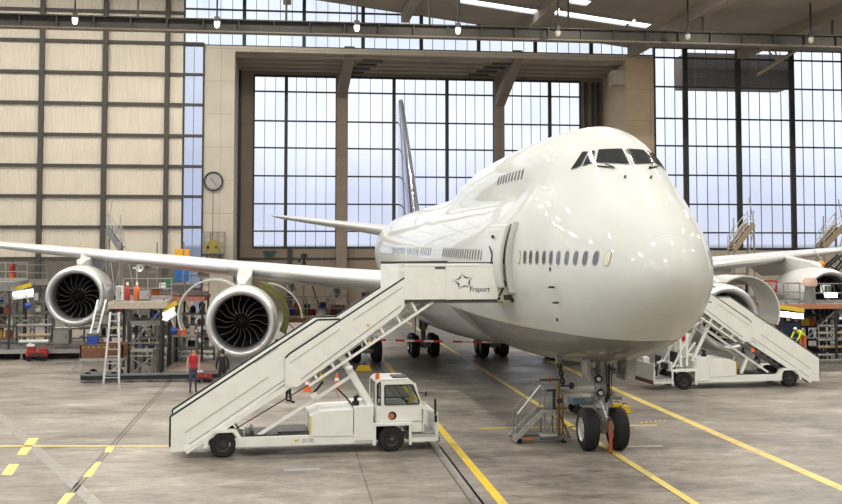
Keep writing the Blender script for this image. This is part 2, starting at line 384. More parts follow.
RF = (24.9,22.0,18.86,16.15,13.26,10.4,7.6)
window(4, 26.05,57.4, 6.0,25.9, YW+.1, (29.19,34.67,40.3,45.9,51.5), RF, 'tall frosted window wall beyond the nose', pitch=1.04, tw=.5)
window(5, -19.4,-17.6, 0,25.2, YW+.1, (), (5.15,8.02,10.85,13.65,16.5,19.4,22.24), 'narrow bluish window strip beside the clock pillar', pitch=.8)
window(6, -19.4,26.05, LTOP,36, YW+.25, (-13.9,-8.3,-2.7,2.9,8.5,14.1,19.7), (28.5,31.4,34.2), 'clerestory window strip under the sloping roof', pitch=1.06, top=lambda q: min(36, roof_z(q)+.3))
mb = MB(); mb.span((26.05,YW,0),(60,YW+.4,6.0)); struct(mb.build('wall_right', CONC), 'beige wall below the window wall')
# neighbouring canopy outside that darkens the upper panes
mb = MB(); mb.span((30.0,YW+1.5,22.4),(41.2,YW+5,25.75))
for zz in (22.3,23.2,24.1): mb.span((30.0,YW+1.3,zz),(41.2,YW+1.5,zz+.12))
struct(mb.build('trim_9', mat('outside_canopy_brown', (.30,.255,.22), .8, noise=.2)), 'dark canopy outside the upper panes')
# walls of the hall that stand beside and behind the camera: closed gates in front, glazing high on the open side
mb = MB(); mb.span((-75,-46.6,0),(75,-46,36)); struct(mb.build('wall_front', mat('gate_sheet_beige', (.42,.39,.34), .6, noise=.1, nscale=.5)), 'closed beige hangar gates')
mb = MB(); mb.span((75,-46,0),(75.6,68.3,36)); struct(mb.build('wall_side', MATS['gate_sheet_beige']), 'beige side wall of the hangar')
# roof
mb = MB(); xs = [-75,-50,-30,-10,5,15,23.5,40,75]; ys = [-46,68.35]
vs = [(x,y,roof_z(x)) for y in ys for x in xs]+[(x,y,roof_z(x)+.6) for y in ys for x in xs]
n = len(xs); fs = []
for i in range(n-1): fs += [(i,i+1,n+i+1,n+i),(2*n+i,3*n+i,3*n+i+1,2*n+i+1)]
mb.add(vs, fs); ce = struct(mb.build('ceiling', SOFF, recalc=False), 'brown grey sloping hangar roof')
mb = MB()
for rx in (-43.5,-32.3,-21.1,-9.9,1.3,12.5,23.7,34.9,46.1):
    mb.bar((rx,-46,roof_z(rx)-.45),(rx,YW,roof_z(rx)-.45),.75,1.0)
mb.build('roof_rib', SOFF, ce)
SKYL = mat('rooflight_glass', (.85,.88,.92), .4, emit=(.9,.95,1), estr=2.2)
def roof_pt(px, py):
    d = at(px, py, Y=50)-CAM; t = 1.0
    for _ in range(60):
        P = CAM+d*t; t *= 1+.5*(roof_z(P.x)-P.z)/max(1, P.z-CAM.z)
    return CAM+d*t
for k, (a, b) in enumerate((((462,-2),(541,10.5)),((556,11),(630,20.5)),((632,21),(650,24)),((572,-2),(590,1)))):
    A = roof_pt(*a); B = roof_pt(*b); yy = (A.y+B.y)/2
    mb = MB(); mb.bar((A.x,yy,roof_z(A.x)-.06),(B.x,yy,roof_z(B.x)-.06),1.6,.1); o = mb.build('rooflight', SKYL, ce)
    mb = MB()
    for sgn in (-.95,.95): mb.bar((A.x,yy+sgn,roof_z(A.x)-.1),(B.x,yy+sgn,roof_z(B.x)-.1),.25,.3)
    mb.build('rooflight_frame', LGREY, ce)
# ---------------------------------------------------------------- crane girder and the lamps hanging over it
GIRD = mat('girder_grey', (.055,.052,.047), .5, .2, noise=.2)
t = thing('crane_girder', 'long dark steel crane girder spanning the hall under the roof', 'girder', (0,50,22.6))
mb = MB(); mb.span((-60,-.12,0),(60,.12,1.0)); mb.span((-60,-.4,.92),(60,.4,1.02)); mb.build('web', GIRD, t)
mb = MB(); mb.span((-60,-.42,-.02),(60,.42,.1)); mb.build('bottom_flange', mat('girder_flange_lit_tan', (.17,.145,.115), .5, .1, noise=.2), t)  # the lighter tan carries the light on the girder's underside
for i in range(-13,15): mb = MB(); mb.span((i*2.7-.05,-.36,.1),(i*2.7+.05,-.12,.92)); mb.build('stiffener', GIRD, t)
for i in range(-5,6): mb = MB(); mb.cyl((i*11.2+1.3,0,1.0),(i*11.2+1.3,0,roof_z(i*11.2+1.3)-22.7),.09); mb.build('hanger', GIRD, t)
where = ['nearest the metal wall','over the window strip','above the first recess window','above the tail fin','before the second roof rib','over the right pillar end of the lintel','at the far end beyond the nose']
for k, (lx, lit) in enumerate(((-25.33,1),(-15.03,1),(-4.55,1),(3.24,1),(11.13,0),(21.68,0),(31.97,0))):
    L0 = thing('pendant_lamp', ['glowing','unlit'][1-lit]+' hall lamp hanging at the crane girder, '+['at the corrugated metal wall end','above the narrow window strip','above the column with a raking strut','above the tail fin and hump','above the curved recess column','above the corner pillar over the cockpit','above the window wall beyond the nose'][k], 'lamp', (lx,48,22.7), 0, 'hall lamps along the crane girder')
    mb = MB(); mb.cyl((0,0,.75),(0,0,roof_z(lx)-22.75),.07); mb.build('rod', BLACK, L0)
    mb = MB(); mb.lathe([(.75,.05),(.7,.2),(.35,.24),(.3,.3)], (0,0,0), 'Z', 14); mb.build('housing', DARK, L0, True)
    mb = MB(); mb.lathe([(.32,.22),(.1,.21),(-.12,.14),(-.16,.02)], (0,0,0), 'Z', 14)
    mb.build('lens', mat('lamp_lens_lit', (.9,.9,.9), .3, emit=(.95,.97,1), estr=1.6) if lit else mat('lamp_lens_off', (.55,.52,.46), .3, noise=.05), L0, True)
P0 = at(800,48,Y=60)
mb = MB(); a = Vector((0,0,0))
for q in ((757,75),): mb.cyl(a, at(*q, Y=62)-P0, .16)
for q in ((766,48),(775,50)): mb.cyl(at(778,62,Y=61)-P0, at(*q, Y=60)-P0, .08)
mb.v = [tuple(Vector(v)+P0) for v in mb.v]; mb.build('pipe_brace', SOFF, ce, True)
# clock
t = thing('wall_clock', 'round grey wall clock on the concrete pillar', 'clock', (-16.6,YW-.02,12.3))
mb = MB(); mb.lathe([(0,.9),(-.2,.9),(-.24,.84),(-.2,.76),(-.12,.76)], (0,0,0), 'Y', 32); mb.build('rim', DARK, t, True)
mb = MB(); mb.cyl((0,-.05,0),(0,-.13,0),.78,n=32); mb.build('face', mat('clock_face', (.36,.36,.35), .5, noise=.05), t)
mb = MB(); mb.bar((0,-.16,0),(.3,-.16,-.5),.07,.02); mb.bar((0,-.17,0),(-.28,-.17,.33),.09,.02); 
for i in range(12):
    q = i*math.pi/6; mb.bar((.62*math.cos(q),-.145,.62*math.sin(q)),(.73*math.cos(q),-.145,.73*math.sin(q)),.05,.02)
mb.build('hand', BLACK, t)
# ---------------------------------------------------------------- floor markings
LY = line_mat('worn_yellow_floor_paint', (.80,.58,.04)); LYP = line_mat('pale_yellow_floor_paint', (.80,.63,.17)); LW = line_mat('white_floor_paint', (.72,.69,.60))
STRIP = mat('steel_floor_rail', (.36,.35,.335), .35, .5, noise=.3); GROOVE = mat('dark_floor_groove', (.115,.10,.088), .6, noise=.2)
def mark(pts, m, label, z=.004):
    mb = MB(); n = len(pts); mb.add([(p[0],p[1],z) for p in pts], [tuple(range(n))]); o = mb.build('floor_marking', m, recalc=False); return struct(o, label)
def stripe(x0, y0, x1, y1, w, m, label, z=.004):
    d = Vector((x1-x0,y1-y0)).normalized(); nx, ny = -d.y*w/2, d.x*w/2
    return mark([(x0-nx,y0-ny),(x1-nx,y1-ny),(x1+nx,y1+ny),(x0+nx,y0+ny)][::1], m, label, z)
stripe(-4.43,62,-4.40,-30,.24,LY,'yellow line past the cab of the stair truck')
stripe(.13,62,.15,-30,.22,LYP,'yellow centre line under the nose wheels')
stripe(4.5,62,4.45,-30,.33,LYP,'yellow line beyond the nose wheels')
stripe(-3.1,4.25,3.1,4.13,.18,LY,'yellow cross line behind the nose wheels')
stripe(.7,.45,1.95,.42,.14,LW,'white dash beside the nose wheels')
for k in range(6):
    a = at(640+4.6*k, 422.5-.3*k, Z=0); mark([(a.x,a.y-.09),(a.x+.08,a.y-.09),(a.x+.12+.02*(k%2),a.y+.1),(a.x+.03,a.y+.1)], LYP, 'worn yellow stencil mark on the floor')
stripe(-40,5.6,-12.6,2.23,.18,LYP,'yellow line towards the foot of the stairs')
for q in ([(29,438),(39,438),(26,455),(16.5,455)],[(9,464),(19.5,464),(12,475),(1,475)],[(107.5,446),(115,446),(111,452.5),(104,452.5)],[(96,462),(101.5,462),(91,477),(82.5,477)],[(66,493),(76,493),(64,506),(55,506)]):
    mark([at(*p, Z=0) for p in q], LYP, 'short yellow dash on the floor')
a = at(0,416,Z=0); b = at(76,486,Z=0); d = (b-a); stripe(a.x-d.x*2,a.y-d.y*2,b.x+d.x,b.y+d.y,.34,STRIP,'wide steel rail across the floor',.003)
for off in (0,.11):
    a = at(167,383,Z=0); b = at(77,484,Z=0); d = b-a; stripe(a.x-d.x*.2+off,a.y-d.y*.2,b.x+d.x*.6+off,b.y+d.y*.6,.055,GROOVE,'dark groove in the floor',.003)
for off in (-.45,-.72):
    stripe(-4.43+off,40,-4.43+off,-30,.06,GROOVE,'dark groove beside the yellow line',.003)
stripe(-40,10.2,-12,9.2,.06,GROOVE,'dark joint in the floor',.003)
stripe(-4.95,1.2,-4.9,-8,.2,STRIP,'steel cover strip beside the yellow line',.003)
a = at(303,470,Z=0); mark([(a.x-.5,a.y-.12),(a.x+.5,a.y-.06),(a.x+.45,a.y+.25),(a.x-.55,a.y+.2)], line_mat('pale_blue_floor_patch', (.33,.33,.33)), 'pale patch on the floor')
# ================================================================== THE AIRCRAFT
NG = 6.2
KS = np.array([0,.25,.6,1.2,2,3,4,5,6.5,8.5,11,14,20,26,30,34,38,46,54,60,66,72,75.5,76.2])
KT = np.array([5.38,6.029,6.427,6.931,7.495,8.081,8.822,9.462,9.862,9.963,10.001,9.99,9.83,9.05,8.78,8.73,8.72,8.7,8.65,8.55,8.35,8.05,7.6,7.1])
KB = np.array([5.38,4.76,4.391,4.019,3.574,3.211,2.98,2.803,2.604,2.403,2.263,2.157,2.141,2.147,2.2,2.2,2.2,2.2,2.6,3.5,4.7,5.85,6.5,7.1])
KW = np.array([0.0,.631,.983,1.378,1.743,2.061,2.298,2.512,2.793,2.996,3.132,3.196,3.234,3.25,3.25,3.25,3.25,3.25,3.1,2.65,1.9,1.0,.42,0.0])
def pchip(x, y, q):
    h = np.diff(x); d = np.diff(y)/h; m = np.zeros_like(y)
    for i in range(1, len(x)-1):
        if d[i-1]*d[i] > 0:
            w1 = 2*h[i]+h[i-1]; w2 = h[i]+2*h[i-1]; m[i] = (w1+w2)/(w1/d[i-1]+w2/d[i])
    m[0] = d[0]; m[-1] = d[-1]
    i = np.clip(np.searchsorted(x, q)-1, 0, len(x)-2); t = (q-x[i])/h[i]
    return (1+2*t)*(1-t)**2*y[i]+t*(1-t)**2*h[i]*m[i]+t*t*(3-2*t)*y[i+1]+t*t*(t-1)*h[i]*m[i+1]
def fus_section(s, th):
    a = np.array([max(s,.25)]); top = float(pchip(KS,KT,a)[0]); bot = float(pchip(KS,KB,a)[0]); w = float(pchip(KS,KW,a)[0])
    if s < .25:      # blunt round tip
        q = math.sqrt(max(0,s)/.25); top = 5.40+(top-5.40)*q; bot = 5.40+(bot-5.40)*q; w *= q
    k = min(1, s/9.)
    zm = (1-k)*(bot+.47*(top-bot))+k*(bot+min(w,.5*(top-bot))); hb = zm-bot
    hl = min(top-zm, hb if s > 9 else (1-k)*(top-zm)+k*hb)
    cs, sn = np.cos(th), np.sin(th); hh = np.where(sn > 0, hl, hb)
    r1 = 1/np.sqrt((cs/max(w,1e-4))**2+(sn/np.maximum(hh,1e-4))**2)
    ru = .665*w; rz = min(1.9, .6*(top-zm)+.01); zu = top-zm-rz
    A = (cs/max(ru,1e-4))**2+(sn/rz)**2; B = -2*sn*zu/rz**2; Cc = (zu/rz)**2-1; disc = B*B-4*A*Cc
    r2 = np.where(disc > 0, (-B+np.sqrt(np.maximum(disc,0)))/(2*A), 0); r2 = np.where(sn > 0, np.maximum(r2,0), 0)
    kk = .35*min(1,w/2)+1e-4; hm = np.clip(.5+.5*(r1-r2)/kk,0,1)
    r = r2*(1-hm)+r1*hm+kk*hm*(1-hm)*np.where(r2 > 0,1,0)
    return r*cs, zm+r*sn
TH = np.linspace(-np.pi/2, np.pi/2, 181)
_hw = {}
def half_width(s, z):
    key = round(s,4)
    if key not in _hw:
        _hw[key] = fus_section(s, TH)
    x, zz = _hw[key]
    return float(np.interp(z, zz, x, left=0, right=0))
def skin_pt(y, z, side, off=0):
    """point on the skin at station y and height z; side -1 = towards the stair truck"""
    w = half_width(y+NG, z); e = .02
    dz = (half_width(y+NG,z+e)-half_width(y+NG,z-e))/(2*e); dy = (half_width(y+NG+e,z)-half_width(max(1e-3,y+NG-e),z))/(2*e)
    nrm = Vector((1,-dy,-dz)).normalized()
    return Vector((side*(w+nrm.x*off), y+nrm.y*off, z+nrm.z*off))
def nose_pt(x, z, off=0):
    lo, hi = .001, 9.0
    for _ in range(40):
        m = (lo+hi)/2
        if half_width(m, z) < abs(x): lo = m
        else: hi = m
    s = (lo+hi)/2
    sg = 1 if x >= 0 else -1
    if abs(x) < .15:   # near the centre the graph runs flat: find where the skin reaches this height
        pass
    p = Vector((x, s-NG, z)); e = .03
    nrm = Vector((sg*.45*abs(x)/.9, -.75, .55)).normalized()
    return p+nrm*off
AP = thing('airplane', 'white four-engined wide-body airliner with humped nose, parked nose first in the hangar', 'airplane', (0,0,0))
qs = np.concatenate([np.linspace(.03,1,18)**2*1.2, np.linspace(1.4,12,54), np.linspace(12.6,76.15,90)])
th = np.linspace(0, 2*np.pi, 112, endpoint=False)
rings = []
for s in qs:
    x, z = fus_section(float(s), th); rings.append([(float(a), float(s)-NG, float(b)) for a, b in zip(x, z)])
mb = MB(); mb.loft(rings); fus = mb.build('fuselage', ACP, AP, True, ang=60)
# wing-to-body fairing
def lerp(a, b, t): return a+(b-a)*t
mb = MB(); rings = []
for i in range(25):
    t = i/24; y = 8.5+28.5*t; q = math.sin(math.pi*min(1,max(0,t)))**.55 if 0 < t < 1 else 0.0
    hw = .4+3.35*min(1,q*1.05); hz = .3+1.4*min(1,q*1.08); cz = 3.65
    if t < .5: cz = lerp(3.1,3.65,min(1,t*3))
    rings.append([(hw*math.copysign(abs(math.cos(a))**.85,math.cos(a)), y, cz+hz*math.copysign(abs(math.sin(a))**.85,math.sin(a))) for a in [2*math.pi*k/40 for k in range(40)]])
mb.loft(rings); mb.build('wing_body_fairing', FAIR, AP, True, ang=70)
# cabin windows: ovals laid on the skin
def oval(mb, y, z, side, wy, hz, off=.012, n=14):
    c = skin_pt(y, z, side, off)
    ring = []
    for k in range(n):
        a = 2*math.pi*k/n; cx = math.copysign(abs(math.cos(a))**.75, math.cos(a)); sy = math.copysign(abs(math.sin(a))**.75, math.sin(a))
        ring.append(skin_pt(y+wy*cx, z+hz*sy, side, off))
    mb.add([c]+ring, [(0,k+1,(k+1)%n+1) for k in range(n)])
FRM = mat('window_surround_grey', (.42,.42,.41), .35, .2, noise=.05)
GLW = mat('cabin_window_glass', (.075,.08,.095), .1, noise=.3, nscale=5, coat=.6)
YWIN = [-4.88,-4.49,-4.08,-3.67,-3.24,-2.80,-2.38,-1.96,-1.53,-1.10,-.70,-.28]
nwin = 0
for side in (-1, 1):
    ys = [(y, 5.83) for y in YWIN]
    ys += [(2.95+.48*k, 5.86+.003*k) for k in range(0,20)] if side < 0 else []
    ys += [(15.9+.66*k, 5.93) for k in range(0,28) if k not in (6,15)] if side < 0 else []
    for i, (y, z) in enumerate(ys):
        if side < 0 and i in (13,): continue
        blank = i in (0,11)
        mb = MB(); oval(mb, y, z, side, .118, .215, .006); 
        mb.cur = 1; oval(mb, y, z, side, .088, .18, .014)
        mb.build('cabin_window', [FRM, WINBLANK if blank else GLW], AP, recalc=False); nwin += 1
    for k in range(9):
        y = 2.55+.43*k
        mb = MB(); oval(mb, y, 8.52, side, .10, .19, .006); mb.cur = 1; oval(mb, y, 8.52, side, .075, .165, .014)
        mb.build('cabin_window', [FRM, GLW], AP, recalc=False)
# cockpit panes
def pane(corners, name='cockpit_window'):
    mb = MB(); n = 8
    def grid(cs, off):
        a, b, c, d = [Vector((p[0],p[1])) for p in cs]; vs = []
        for j in range(n+1):
            for i in range(n+1):
                u, v = i/n, j/n; q = (a*(1-u)+b*u)*(1-v)+(d*(1-u)+c*u)*v; vs.append(nose_pt(q.x, q.y, off))
        mb.add(vs, [(j*(n+1)+i, j*(n+1)+i+1, (j+1)*(n+1)+i+1, (j+1)*(n+1)+i) for j in range(n) for i in range(n)])
    ctr = sum((Vector((p[0],p[1])) for p in corners), Vector((0,0)))/4
    mb.cur = 1; grid([tuple(ctr+(Vector((p[0],p[1]))-ctr)*1.06) for p in corners], .012)
    mb.cur = 0; grid(corners, .03)
    return mb.build(name, [GLASSD, FRM], AP, True, recalc=False)
for sg in (-1, 1):
    pane([(sg*.055,8.45),(sg*.86,8.53),(sg*.66,8.93),(sg*.055,8.94)])
    pane([(sg*.93,8.53),(sg*1.17,8.45),(sg*.88,8.90),(sg*.76,8.91)])
    pane([(sg*1.21,8.46),(sg*1.42,8.37),(sg*1.05,8.89),(sg*.93,8.89)])
    mb = MB(); mb.bar(nose_pt(sg*.92,8.42,.04), nose_pt(sg*.50,8.33,.04), .05, .03); mb.bar(nose_pt(sg*.50,8.33,.05), nose_pt(sg*.68,8.45,.05), .025)
    mb.build('wiper', BLACK, AP)
    mb = MB()
    for z in (4.58,5.01):
        p = skin_pt(-2.5, z, sg, 0); mb.cyl(p, p+Vector((sg*.16,-.02,0)), .03); mb.cyl(p+Vector((sg*.16,.04,0)), p+Vector((sg*.18,-.3,0)), .018)
    mb.build('pitot_probe', DARK, AP)
    mb = MB()
    for y, z in ((-2.37,5.51),(-1.93,4.08)):
        p = skin_pt(y, z, sg, .005); mb.cyl(p, p+Vector((sg*.02,0,0)), .055)
    mb.build('static_port', BLACK, AP)
    mb = MB(); p = nose_pt(sg*.37,8.03); mb.cyl(p, p+Vector((0,-.08,.05)), .03); mb.build('ice_detector', DARK, AP)
# open door, its frame and the doorway
mb = MB(); n = 10; vs = []
for j in range(n+1):
    z = 4.9+1.95*j/n
    for i in range(5): vs.append(skin_pt(.42+1.15*i/4, z, -1, .012))
mb.add(vs, [(j*5+i, j*5+i+1, (j+1)*5+i+1, (j+1)*5+i) for j in range(n) for i in range(4)]); mb.build('doorway', mat('dark_cabin_interior', (.05,.045,.04), .8, noise=.3), AP, recalc=False)
mb = MB(); rings = []
for j in range(n+1):
    z = 4.75+2.15*j/n; a = skin_pt(.40, z, -1, -.02); b = skin_pt(.40, z, -1, .17)
    rings.append([(a.x,.30,z),(b.x,.26,z),(b.x,.46,z),(a.x,.50,z)])
mb.loft(rings); mb.build('door_frame', ACP, AP)
mb = MB(); prof = []
for j in range(n+1):
    z = 4.88+1.95*j/n; a = skin_pt(.9, z, -1, .42); prof.append((a.x, z))
lx = [p[0] for p in prof]
rings = []
for j, (x0, z) in enumerate(prof):
    sh = .12*math.sin(math.pi*min(1,max(0,j/n)))**.3 if 0 < j < n else 0
    rings.append([(x0+.24-.0,.36,z),(x0+.10,.30,z),(x0-.22-sh*.3,1.45,z),(x0-.06,1.55,z)])
mb.loft(rings); d = mb.build('door', ACP, AP, False, bevel=.05)
mb = MB(); 
mb.bar((prof[3][0]-.08,.78,5.5),(prof[5][0]-.05,.72,5.9),.03); mb.bar((prof[5][0]-.05,.72,5.9),(prof[6][0]-.13,.86,6.15),.03)
mb.build('door_handle', BLACK, d)
mb = MB(); mb.box((prof[8][0]-.12,.82,6.45),(.06,.1,.1)); mb.build('door_latch', BLACK, d)
# ---------------------------------------------------------------- wings
def airfoil(n=18, camber=.006):
    up, lo = [], []
    for i in range(n+1):
        b = math.pi*i/n; x = (1-math.cos(b))/2
        yt = 5*(.2969*math.sqrt(x)-.1260*x-.3516*x*x+.2843*x**3-.1036*x**4); yc = camber*4*x*(1-x)
        up.append((x, yc+yt)); lo.append((x, yc-yt))
    return up[::-1]+lo[1:-1]
AF = airfoil()
def wing_loft(secs, axis='X'):
    mb = MB()
    rings = []
    for (p, yl, ch, z, tk, tw) in secs:
        r = []
        for x, t in AF:
            yy = x*ch; zz = t*tk*ch-(x-.25)*ch*math.tan(tw)
            r.append((p, yl+yy, z+zz) if axis == 'X' else (zz, yl+yy, p))
        rings.append(r)
    return mb.loft(rings)
def le(X): return 22+(abs(X)-11.7)*.885
def zl(X): return 4.35+.0825*(abs(X)-4)-(.028*max(0,X-13))
WS = [(2.6,.085,16.4,.05),(4.5,.085,14.3,.05),(7,.085,12.2,.045),(9.3,.088,10.7,.035),(12,.092,9.2,.022),(16,.10,7.9,.01),(20.8,.10,6.6,.005),(26,.095,5.2,0),(31,.09,3.9,-.005),(33.6,.085,2.8,-.01),(34.6,.06,1.2,-.01)]
for sg in (-1, 1):
    secs = [(sg*X, le(X), ch, zl(sg*X), tk*1.0, tw) for X, tk, ch, tw in WS]
    wing_loft(secs).build('wing', WINGP, AP, True, ang=60)
    # bright leading-edge slats, in lengths with gaps at the pylons
    for a, b in ((5.2,10.9),(12.6,19.9),(21.7,27),(27.2,33)):
        mb = MB(); rings = []
        for k in range(5):
            X = lerp(a, b, k/4); q = [(w[0], w) for w in WS]; 
            ch = float(np.interp(X, [w[0] for w in WS], [w[2] for w in WS])); tk = float(np.interp(X, [w[0] for w in WS], [w[1] for w in WS])); tw = float(np.interp(X, [w[0] for w in WS], [w[3] for w in WS]))
            r = []
            for x, t in AF:
                if x > .085: continue
                r.append((sg*X, le(X)-.05+x*ch, zl(sg*X)+t*tk*ch*1.05-(x-.25)*ch*math.tan(tw)))
            rings.append(r)
        mb.loft(rings, cap=False, closed=False); mb.build('slat', mat('slat_pale_metal', (.80,.80,.80), .24, .35, noise=.04), AP, True, ang=60)
    for X in (7.0,9.4,14.5,17.8):
        ch = float(np.interp(X, [w[0] for w in WS], [w[2] for w in WS])); y0 = le(X)+ch*.55; zz = zl(sg*X)-.62-.3*(X < 10)
        mb = MB(); mb.lathe([(0,.02),(.5,.18),(1.6,.3),(3.2,.3),(4.6,.16),(5.2,.02)], (sg*X,y0,zz), 'Y', 16); mb.build('flap_track_fairing', WINGP, AP, True)
# tail
st = lambda sg: [(sg*.7,53.5,9.4,7.35,.11,0),(sg*5,57.6,6.6,8.0,.105,0),(sg*10.2,62.0,3.3,8.75,.10,0),(sg*11.1,63.4,1.4,8.9,.08,0)]
for sg in (-1, 1): wing_loft([(p,yl-3.0,ch,z,tk,tw) for p,yl,ch,z,tk,tw in st(sg)]).build('horizontal_stabilizer', WINGP, AP, True, ang=60)
FS = [(8.2,46.5,15.5),(9.3,48.4,13.0),(11,50.1,11.6),(13,52.2,9.9),(15,54.3,8.2),(17,56.4,6.5),(18.5,58.0,5.2),(18.95,58.7,4.4)]
wing_loft([(z,y,ch,0,.085,0) for z,y,ch in FS], 'Z').build('tail_fin', FINB, AP, True, ang=60)
mb = MB(); rings = []
for z,y,ch in FS:
    r = []
    for x, t in AF:
        if x > .05: continue
        r.append((t*.085*ch*1.06, y-.04+x*ch, z))
    rings.append(r)
mb.loft(rings, cap=False, closed=False); mb.build('fin_leading_edge', mat('fin_edge_metal', (.55,.56,.6), .2, .9, noise=.05), AP, True, ang=60)
# ---------------------------------------------------------------- engines
FANM = mat('fan_blade_black', (.010,.010,.011), .6, 0, noise=.2, spec=.2); FANE = mat('fan_edge_titanium', (.12,.122,.126), .45, .6, noise=.05)
LIN = mat('inlet_liner_grey', (.16,.16,.165), .45, .1, noise=.08)
def engine(X, Y, Z, cowl):
    e = part_empty('engine', AP, (X,Y,Z)); sg = 1 if X > 0 else -1
    mb = MB(); mb.lathe([(.2,1.565),(.5,1.62),(1.1,1.66),(2.0,1.67),(3.0,1.6),(4.1,1.42),(4.6,1.33),(4.58,1.28),(3.6,1.25)], (0,0,0), 'Y', 48); mb.build('nacelle', NACW, e, True, ang=50)
    mb = MB(); mb.lathe([(.22,1.57),(.10,1.53),(.03,1.475),(0,1.41),(.03,1.34),(.13,1.27),(.28,1.23)], (0,0,0), 'Y', 48); mb.build('intake_lip', CHROME, e, True, ang=60)
    mb = MB(); mb.lathe([(.28,1.23),(.6,1.21),(1.25,1.21)], (0,0,0), 'Y', 48); mb.build('intake_duct', LIN, e, True, ang=60)
    mb = MB(); mb.lathe([(1.55,1.22),(1.55,.02)], (0,0,0), 'Y', 32); mb.build('stator_disc', BLACK, e)
    mb = MB(); mb.lathe([(.62,.01),(.7,.10),(.95,.27),(1.15,.36),(1.5,.38)], (0,0,0), 'Y', 24); mb.build('spinner', FANM, e, True, ang=60)
    NB = 18
    for k in range(NB):
        mb = MB(); P = []
        for j in range(9):
            r = .33+(1.19-.33)*j/8; u = j/8
            tl = 2*math.pi*k/NB+.085*math.sin(u*math.pi*1.6)-.05*u; sw = .22+.14*u
            P.append((r, tl, sw, 1.0+.10*math.sin(u*math.pi)))
        def pt(r, t, y, o=0): return (r*math.cos(t)-o*math.sin(t), y, r*math.sin(t)+o*math.cos(t))
        vs = []
        for r, t, sw, y in P: vs += [pt(r,t,y,.008), pt(r,t+sw,y+.38), pt(r,t+sw,y+.40), pt(r,t,y,-.008)]
        mb.add(vs, [(4*j+a, 4*j+(a+1)%4, 4*j+4+(a+1)%4, 4*j+4+a) for j in range(8) for a in range(4)])
        mb.cur = 1; vs = []
        for r, t, sw, y in P: vs += [pt(r,t,y-.02,.012), pt(r,t,y-.02,-.012), pt(r,t,y+.03,-.012), pt(r,t,y+.03,.012)]
        mb.add(vs, [(4*j+a, 4*j+(a+1)%4, 4*j+4+(a+1)%4, 4*j+4+a) for j in range(8) for a in range(4)])
        mb.build('fan_blade', [FANM, FANE], e, True)
    mb = MB(); mb.lathe([(3.4,.95),(4.6,.9),(5.8,.62),(6.0,.58),(5.6,.5)], (0,0,0), 'Y', 28); mb.lathe([(5.4,.45),(6.3,.3),(6.9,.05)], (0,0,0), 'Y', 20); mb.build('exhaust_nozzle', mat('exhaust_metal', (.28,.25,.22), .4, .9, noise=.15), e, True)
    # pylon up to the wing
    zw = zl(X)-Z; yw = le(X)-Y
    mb = MB(); rings = []
    for y, z0, z1, hw in ((1.0,1.5,1.75,.1),(1.8,1.4,2.0,.28),(3.2,1.2,max(2.1,zw*.75),.34),(yw+.3,1.1,zw+.15,.36),(yw+3,1.0,zw+.1,.34),(yw+6,zw-.5,zw-.1,.1)):
        rings.append([(-hw,y,z0),(hw,y,z0),(hw,y,z1-.06),(hw*.5,y,z1),(-hw*.5,y,z1),(-hw,y,z1-.06)])
    mb.loft(rings); mb.build('pylon', NACW, e, True, ang=40)
    if cowl:
        for cx, cz, r, a0, a1, y0, y1, mt, *tk in cowl:
            # a curved cowl door standing open around the engine
            vs = []; n = 24; fs = []
            for ro in (r, r-(tk[0] if tk else .07)):
                for y in (y0, y1):
                    for i in range(n+1):
                        a = R(lerp(a0, a1, i/n)); vs.append((cx+ro*math.sin(a), y, cz+ro*math.cos(a)))
            m = n+1
            for i in range(n): fs += [(i,i+1,m+i+1,m+i),(2*m+i,3*m+i,3*m+i+1,2*m+i+1),(i,2*m+i,2*m+i+1,i+1),(m+i,m+i+1,3*m+i+1,3*m+i)]
            fs += [(0,m,3*m,2*m),(n,2*m+n,3*m+n,m+n)]
            mb = MB(); mb.add(vs, fs); mb.build('cowl_door', mt, e, True, ang=40)
        mb = MB(); mb.cyl((0,2.3,0),(0,4.2,0),1.18,1.05,24); mb.build('engine_core_case', OLIVE, e, True)
        mb = MB(); random.seed(3)
        for k in range(14):
            a = random.uniform(0,6.28); mb.tube([(1.22*math.cos(a+.1*j),2.4+.25*j,1.22*math.sin(a+.1*j)) for j in range(7)], .03, 6)
        mb.build('engine_pipework', LGREY, e, True)
    return e
engine(-20.9,27.0,3.5,None)
engine(-11.68,17.0,2.73,[(-1.35,.27,1.66,41,-117,2.0,3.3,NACW),(.48,.1,1.70,12,118,2.2,3.5,OLIVE,.30),(1.02,-.1,1.80,4,88,3.4,4.6,NACW)])
engine(11.33,17.0,2.73,[(1.75,.2,1.80,-35,112,2.0,4.3,NACW),(-.4,.1,1.66,-12,-110,2.3,3.7,NACW)])
engine(20.83,25.0,3.32,None)
# ---------------------------------------------------------------- landing gear
def wheel(parent, c, r, w, hubside=(-1,1)):
    e = parent
    mb = MB(); mb.lathe([(-w*.5,r*.58),(-w*.5,r*.80),(-w*.42,r*.93),(-w*.28,r*.985),(-w*.12,r),(w*.12,r),(w*.28,r*.985),(w*.42,r*.93),(w*.5,r*.80),(w*.5,r*.58),(w*.3,r*.55),(-w*.3,r*.55)], c, 'X', 36, close=True)
    t = mb.build('wheel', RUBBER, e, True, ang=50)
    mb = MB(); mb.lathe([(-w*.46,r*.57),(-w*.36,r*.5),(-w*.30,r*.25),(-w*.40,r*.2),(-w*.42,.01)], c, 'X', 24); mb.lathe([(w*.46,r*.57),(w*.36,r*.5),(w*.30,r*.25),(w*.40,r*.2),(w*.42,.01)], c, 'X', 24)
    return t, mb
ng = part_empty('nose_gear', AP, (-.06,.05,0))
hub = MB()
for sx in (-1, 1):
    _, h = wheel(ng, (sx*.46,0,.635), .635, .46)
    h.build('wheel_hub', mat('hub_pale_grey', (.58,.59,.58), .35, .4, noise=.1), ng, True)
